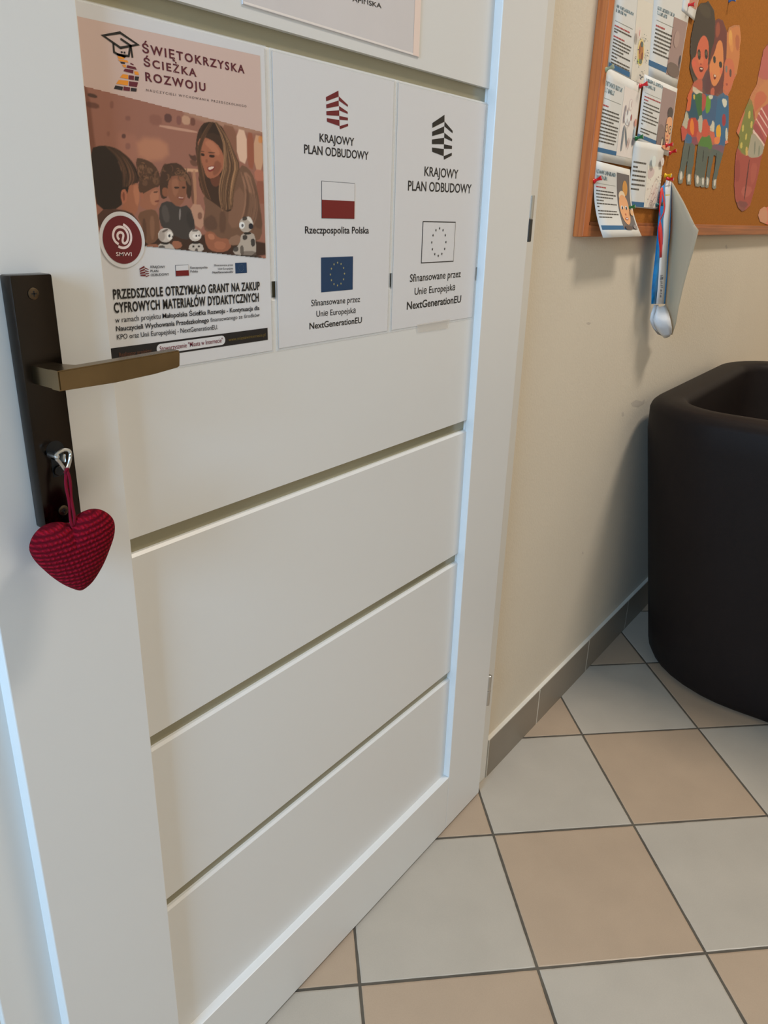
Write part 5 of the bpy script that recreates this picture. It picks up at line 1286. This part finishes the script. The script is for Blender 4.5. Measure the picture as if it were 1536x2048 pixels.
pin('dark teal push pin beside the red ribbon at the sketch sheet corner', [(.6225,1.2151)][0], .0052, mat('teal_plastic', rgb(40, 84, 84, 1.3), .3), .1)

# ---- long paper roll hanging from the board by its head, one flap standing off the wall
hang = empty('hanging_paper_roll', (.60, -.02, 1.00))
tag(hang, 'long white paper with blue edge and red ribbon hanging from the corkboard', 'paper roll')
spine = [(.693,.002,1.2634),(.7097,-.001,1.2117),(.7259,-.003,1.1582),(.7344,-.004,1.109),(.7475,-.004,1.0602),(.757,-.004,1.0248),(.7675,-.004,.9896),(.7733,-.003,.9689),(.7837,-.001,.9421),(.8028,.003,.9181)]
outer = [(.6867,-.004,1.2632),(.6911,-.034,1.223),(.6917,-.066,1.1753),(.6862,-.078,1.1641),(.6994,-.07,1.1148),(.7102,-.062,1.0792),(.7291,-.052,1.0339),(.7394,-.046,.9879),(.7592,-.04,.9481),(.778,-.03,.9174)]
b = MB()
rows = []
for s_, o_ in zip(spine, outer):
    a, c = Vector(s_), Vector(o_)
    rows.append([a.lerp(c, t / 6) + Vector((-.006 * math.sin(math.pi * t / 6), 0, 0)) for t in range(7)])
b.grid(rows); o = b.build('standing_flap', GREYP, hang, True)
md = o.modifiers.new('sheet', 'SOLIDIFY'); md.thickness = .0004; md.offset = 0
sl = [(.6515,0,1.267),(.646,-.002,1.2433),(.6587,-.004,1.2107),(.6511,-.006,1.1846),(.6625,-.007,1.1546),(.668,-.008,1.1317),(.6603,-.008,1.101),(.6687,-.009,1.0637),(.6772,-.009,1.0295),(.6821,-.009,.9973)]
sr = [(.6828,-.001,1.2648),(.6854,-.003,1.2447),(.6934,-.005,1.2114),(.6984,-.006,1.1851),(.7055,-.007,1.1545),(.7062,-.008,1.1313),(.7154,-.008,1.0997),(.7247,-.009,1.0615),(.7313,-.009,1.0266),(.7397,-.009,.993)]
b = MB(); b.grid([[Vector(a).lerp(Vector(c), t / 3) for t in range(4)] for a, c in zip(sl, sr)]); o = b.build('white_strip', STRIPW, hang, True)
md = o.modifiers.new('sheet', 'SOLIDIFY'); md.thickness = .0004; md.offset = 0
se = [(.6865,-.001,1.265),(.6904,-.003,1.2449),(.6997,-.005,1.2116),(.706,-.006,1.1852),(.7145,-.007,1.1545),(.7166,-.008,1.1312),(.726,-.008,1.0994),(.7354,-.009,1.061),(.7449,-.009,1.0258),(.7535,-.009,.992)]
b = MB(); b.grid([[Vector(a), Vector(c)] for a, c in zip(sr, se)]); o = b.build('blue_edge', BLUEBAND, hang, True)
md = o.modifiers.new('sheet', 'SOLIDIFY'); md.thickness = .0004; md.offset = 0
bl_ = [(.6241,0,1.2514),(.627,-.002,1.2099),(.6277,-.003,1.1842),(.6314,-.004,1.1545),(.6359,-.004,1.1319),(.6373,-.005,1.1015),(.6408,-.005,1.0646),(.6464,-.005,1.0309),(.6587,-.005,.9982)]
br_ = [(.6415,-.001,1.2612),(.6618,-.004,1.2107),(.6523,-.006,1.1846),(.6638,-.007,1.1546),(.6693,-.008,1.1317),(.6616,-.008,1.101),(.673,-.008,1.0635),(.6816,-.008,1.0292),(.6867,-.008,.9965)]
b = MB(); b.grid([[Vector(a), Vector(a).lerp(Vector(c), .5) + Vector((0, -.002, 0)), Vector(c)] for a, c in zip(bl_, br_)]); o = b.build('blue_band', BLUEBAND, hang, True)
md = o.modifiers.new('sheet', 'SOLIDIFY'); md.thickness = .0004; md.offset = 0
cl = [(.7082,-.004,.9927),(.7009,-.004,.9725),(.6964,-.003,.9583),(.7229,0,.941),(.7699,.004,.9222),(.8129,.004,.9077)]
cr = [(.7462,-.012,.9907),(.7306,-.028,.9724),(.7271,-.036,.9557),(.7454,-.036,.9383),(.7645,-.032,.9233),(.772,-.026,.9133)]
b = MB(); b.grid([[Vector(a).lerp(Vector(c), t / 5) + Vector((-.010 * math.sin(math.pi * t / 5), 0, -.004 * math.sin(math.pi * t / 5))) for t in range(6)] for a, c in zip(cl, cr)]); o = b.build('curled_end', STRIPW, hang, True)
md = o.modifiers.new('sheet', 'SOLIDIFY'); md.thickness = .0004; md.offset = 0
kl = [(.7082,.004,.992),(.7021,.006,.9736),(.7046,.008,.9586),(.7161,.008,.9471),(.7473,.01,.9313),(.7889,.01,.9132)]
kr = [(.7237,-.002,.9918),(.7112,-.002,.9715),(.7055,-.001,.9569),(.7314,.002,.9396),(.7788,.006,.9205),(.8229,.006,.9056)]
b = MB(); b.grid([[Vector(a), Vector(c)] for a, c in zip(kl, kr)]); o = b.build('folded_back', STRIPW, hang, True)
md = o.modifiers.new('sheet', 'SOLIDIFY'); md.thickness = .0004; md.offset = 0
r1 = [(.5878,-.012,1.2482),(.5825,-.014,1.2269),(.583,-.016,1.2056),(.5924,-.016,1.1932),(.603,-.016,1.1834),(.6201,-.017,1.1661),(.6336,-.017,1.1456),(.639,-.018,1.123),(.6458,-.018,1.1038)]
r2 = [(.6045,-.01,1.2507),(.5987,-.014,1.2274),(.587,-.017,1.2057),(.5952,-.017,1.1933),(.5964,-.017,1.1833),(.5897,-.018,1.166),(.6004,-.018,1.1459),(.6194,-.018,1.1233),(.629,-.018,1.1031)]
r3 = [(.6045,-.01,1.2507),(.6192,-.012,1.2298),(.6289,-.014,1.212),(.6272,-.015,1.1992),(.6036,-.016,1.1821)]
r4 = [(.5962,-.011,1.2468),(.6088,-.013,1.2277),(.6194,-.014,1.2117),(.6176,-.015,1.199),(.5987,-.016,1.1824)]
b = MB(); b.grid([[Vector(a), Vector(c)] for a, c in zip(r1, r2)]); b.grid([[Vector(a), Vector(c)] for a, c in zip(r3, r4)])
o = b.build('red_ribbon', RIBBON, hang, True)
md = o.modifiers.new('ribbon', 'SOLIDIFY'); md.thickness = .0003; md.offset = 0
# pencilled note running up the strip, a gold band and a crease mark near its head
F = Flat(0)
def on_strip(pts, m):
    F.faces.append(([(x, -.0102, z_) for x, z_ in pts], F.mi(m)))
PEN = ink(110, 112, 124, 1.3)
for q in ([(.6777,1.0634),(.6971,1.0627),(.6978,1.0612),(.6784,1.062)], [(.6814,1.0609),(.6866,1.0607),(.6886,1.0511),(.6841,1.0513)], [(.6917,1.0579),(.7017,1.0585),(.702,1.0525),(.6921,1.0519)], [(.6831,1.0493),(.6999,1.0489),(.6994,1.0474),(.6839,1.0477)],
          [(.6885,1.0461),(.7034,1.0444),(.7017,1.0424),(.6882,1.0441)], [(.687,1.0411),(.7092,1.0376),(.7087,1.036),(.6878,1.0395)], [(.696,1.0357),(.711,1.0339),(.7105,1.0323),(.6969,1.0338)], [(.696,1.0302),(.7061,1.028),(.7067,1.024),(.6984,1.0252)],
          [(.6998,1.0223),(.7082,1.0208),(.7084,1.0177),(.7014,1.019)], [(.7002,1.0162),(.7086,1.0147),(.7096,1.0099),(.7025,1.0112)]):
    on_strip(q, PEN)
F.build('pencil_note', hang)
F = Flat(0)
on_strip([(.6276,1.2363),(.6613,1.2375),(.6621,1.2359),(.629,1.2333)], ink(190, 160, 40, 1.5))
F.build('gold_band', hang)
F = Flat(0)
on_strip([(.6167,1.2537),(.6533,1.257),(.6545,1.2545),(.6179,1.2512)], ink(150, 152, 156, 1.3))
F.build('printed_mark', hang)


# ------------------------------------------------------------------ armchair
def outline(z, o, n_arc=10):
    """open path: left arm front -> back -> right arm front, inset by o at height z"""
    t = max(0, min(1, z / .70))
    x0 = .668 - .052 * t + o; x1 = 1.52 + .10 * t - o; yb = -.060 + .064 * t - o; yf = -.78
    r = (.30 - .09 * t) - o * .9; r = max(r, .06)
    P = []
    for i in range(8): P.append((x0, yf + (yb - r - yf) * i / 7))
    for i in range(1, n_arc):
        a = math.pi - math.pi / 2 * i / n_arc
        P.append((x0 + r + r * math.cos(a), yb - r + r * math.sin(a)))
    for i in range(10): P.append((x0 + r + (x1 - r - x0 - r) * i / 9, yb))
    for i in range(1, n_arc):
        a = math.pi / 2 - math.pi / 2 * i / n_arc
        P.append((x1 - r + r * math.cos(a), yb - r + r * math.sin(a)))
    for i in range(8): P.append((x1, yb - r + (yf - yb + r) * i / 7))
    return P
CT, RT, RH = .092, .034, .763
prof = [(.020, .0), (.006, .012), (.0, .03)] + [(0, z_) for z_ in (.10, .20, .30, .40, .50, .60, .68)]
prof = [(o_, z_) for o_, z_ in prof]
for i in range(1, 8):
    a = math.pi / 2 * i / 7; prof.append((RT - RT * math.cos(a), RH - RT + RT * math.sin(a)))
prof += [(CT * .45, RH + .002)]
for i in range(0, 7):
    a = math.pi / 2 * i / 6; prof.append((CT - RT * .7 + RT * .7 * math.sin(a), RH - RT * .7 + RT * .7 * math.cos(a)))
prof += [(CT, z_) for z_ in (.68, .60, .50, .42, .36)]
chair = empty('tub_armchair', (1.08, -.40, 0))
tag(chair, 'dark brown leatherette tub armchair standing against the wall under the corkboard', 'armchair')
c = MB()
cols = [outline(z_, o_) for o_, z_ in prof]
rows = [[(x, y, z_) for (x, y), (o_, z_) in zip(col, [pr] * len(col))] for col, pr in zip(cols, prof)]
V = c.grid(rows)
c.bm.faces.new([r[0] for r in V]); c.bm.faces.new([r[-1] for r in V][::-1])
auto_smooth(c.build('shell', LEATHER, chair), 50)
c = MB(); c.box(.75, 1.46, -.80, -.16, .05, .33, .02); c.build('seat_base', LEATHER, chair)
c = MB(); c.box(.715, 1.505, -.815, -.105, .32, .44, .035, seg=4); auto_smooth(c.build('seat_cushion', LEATHER, chair), 50)
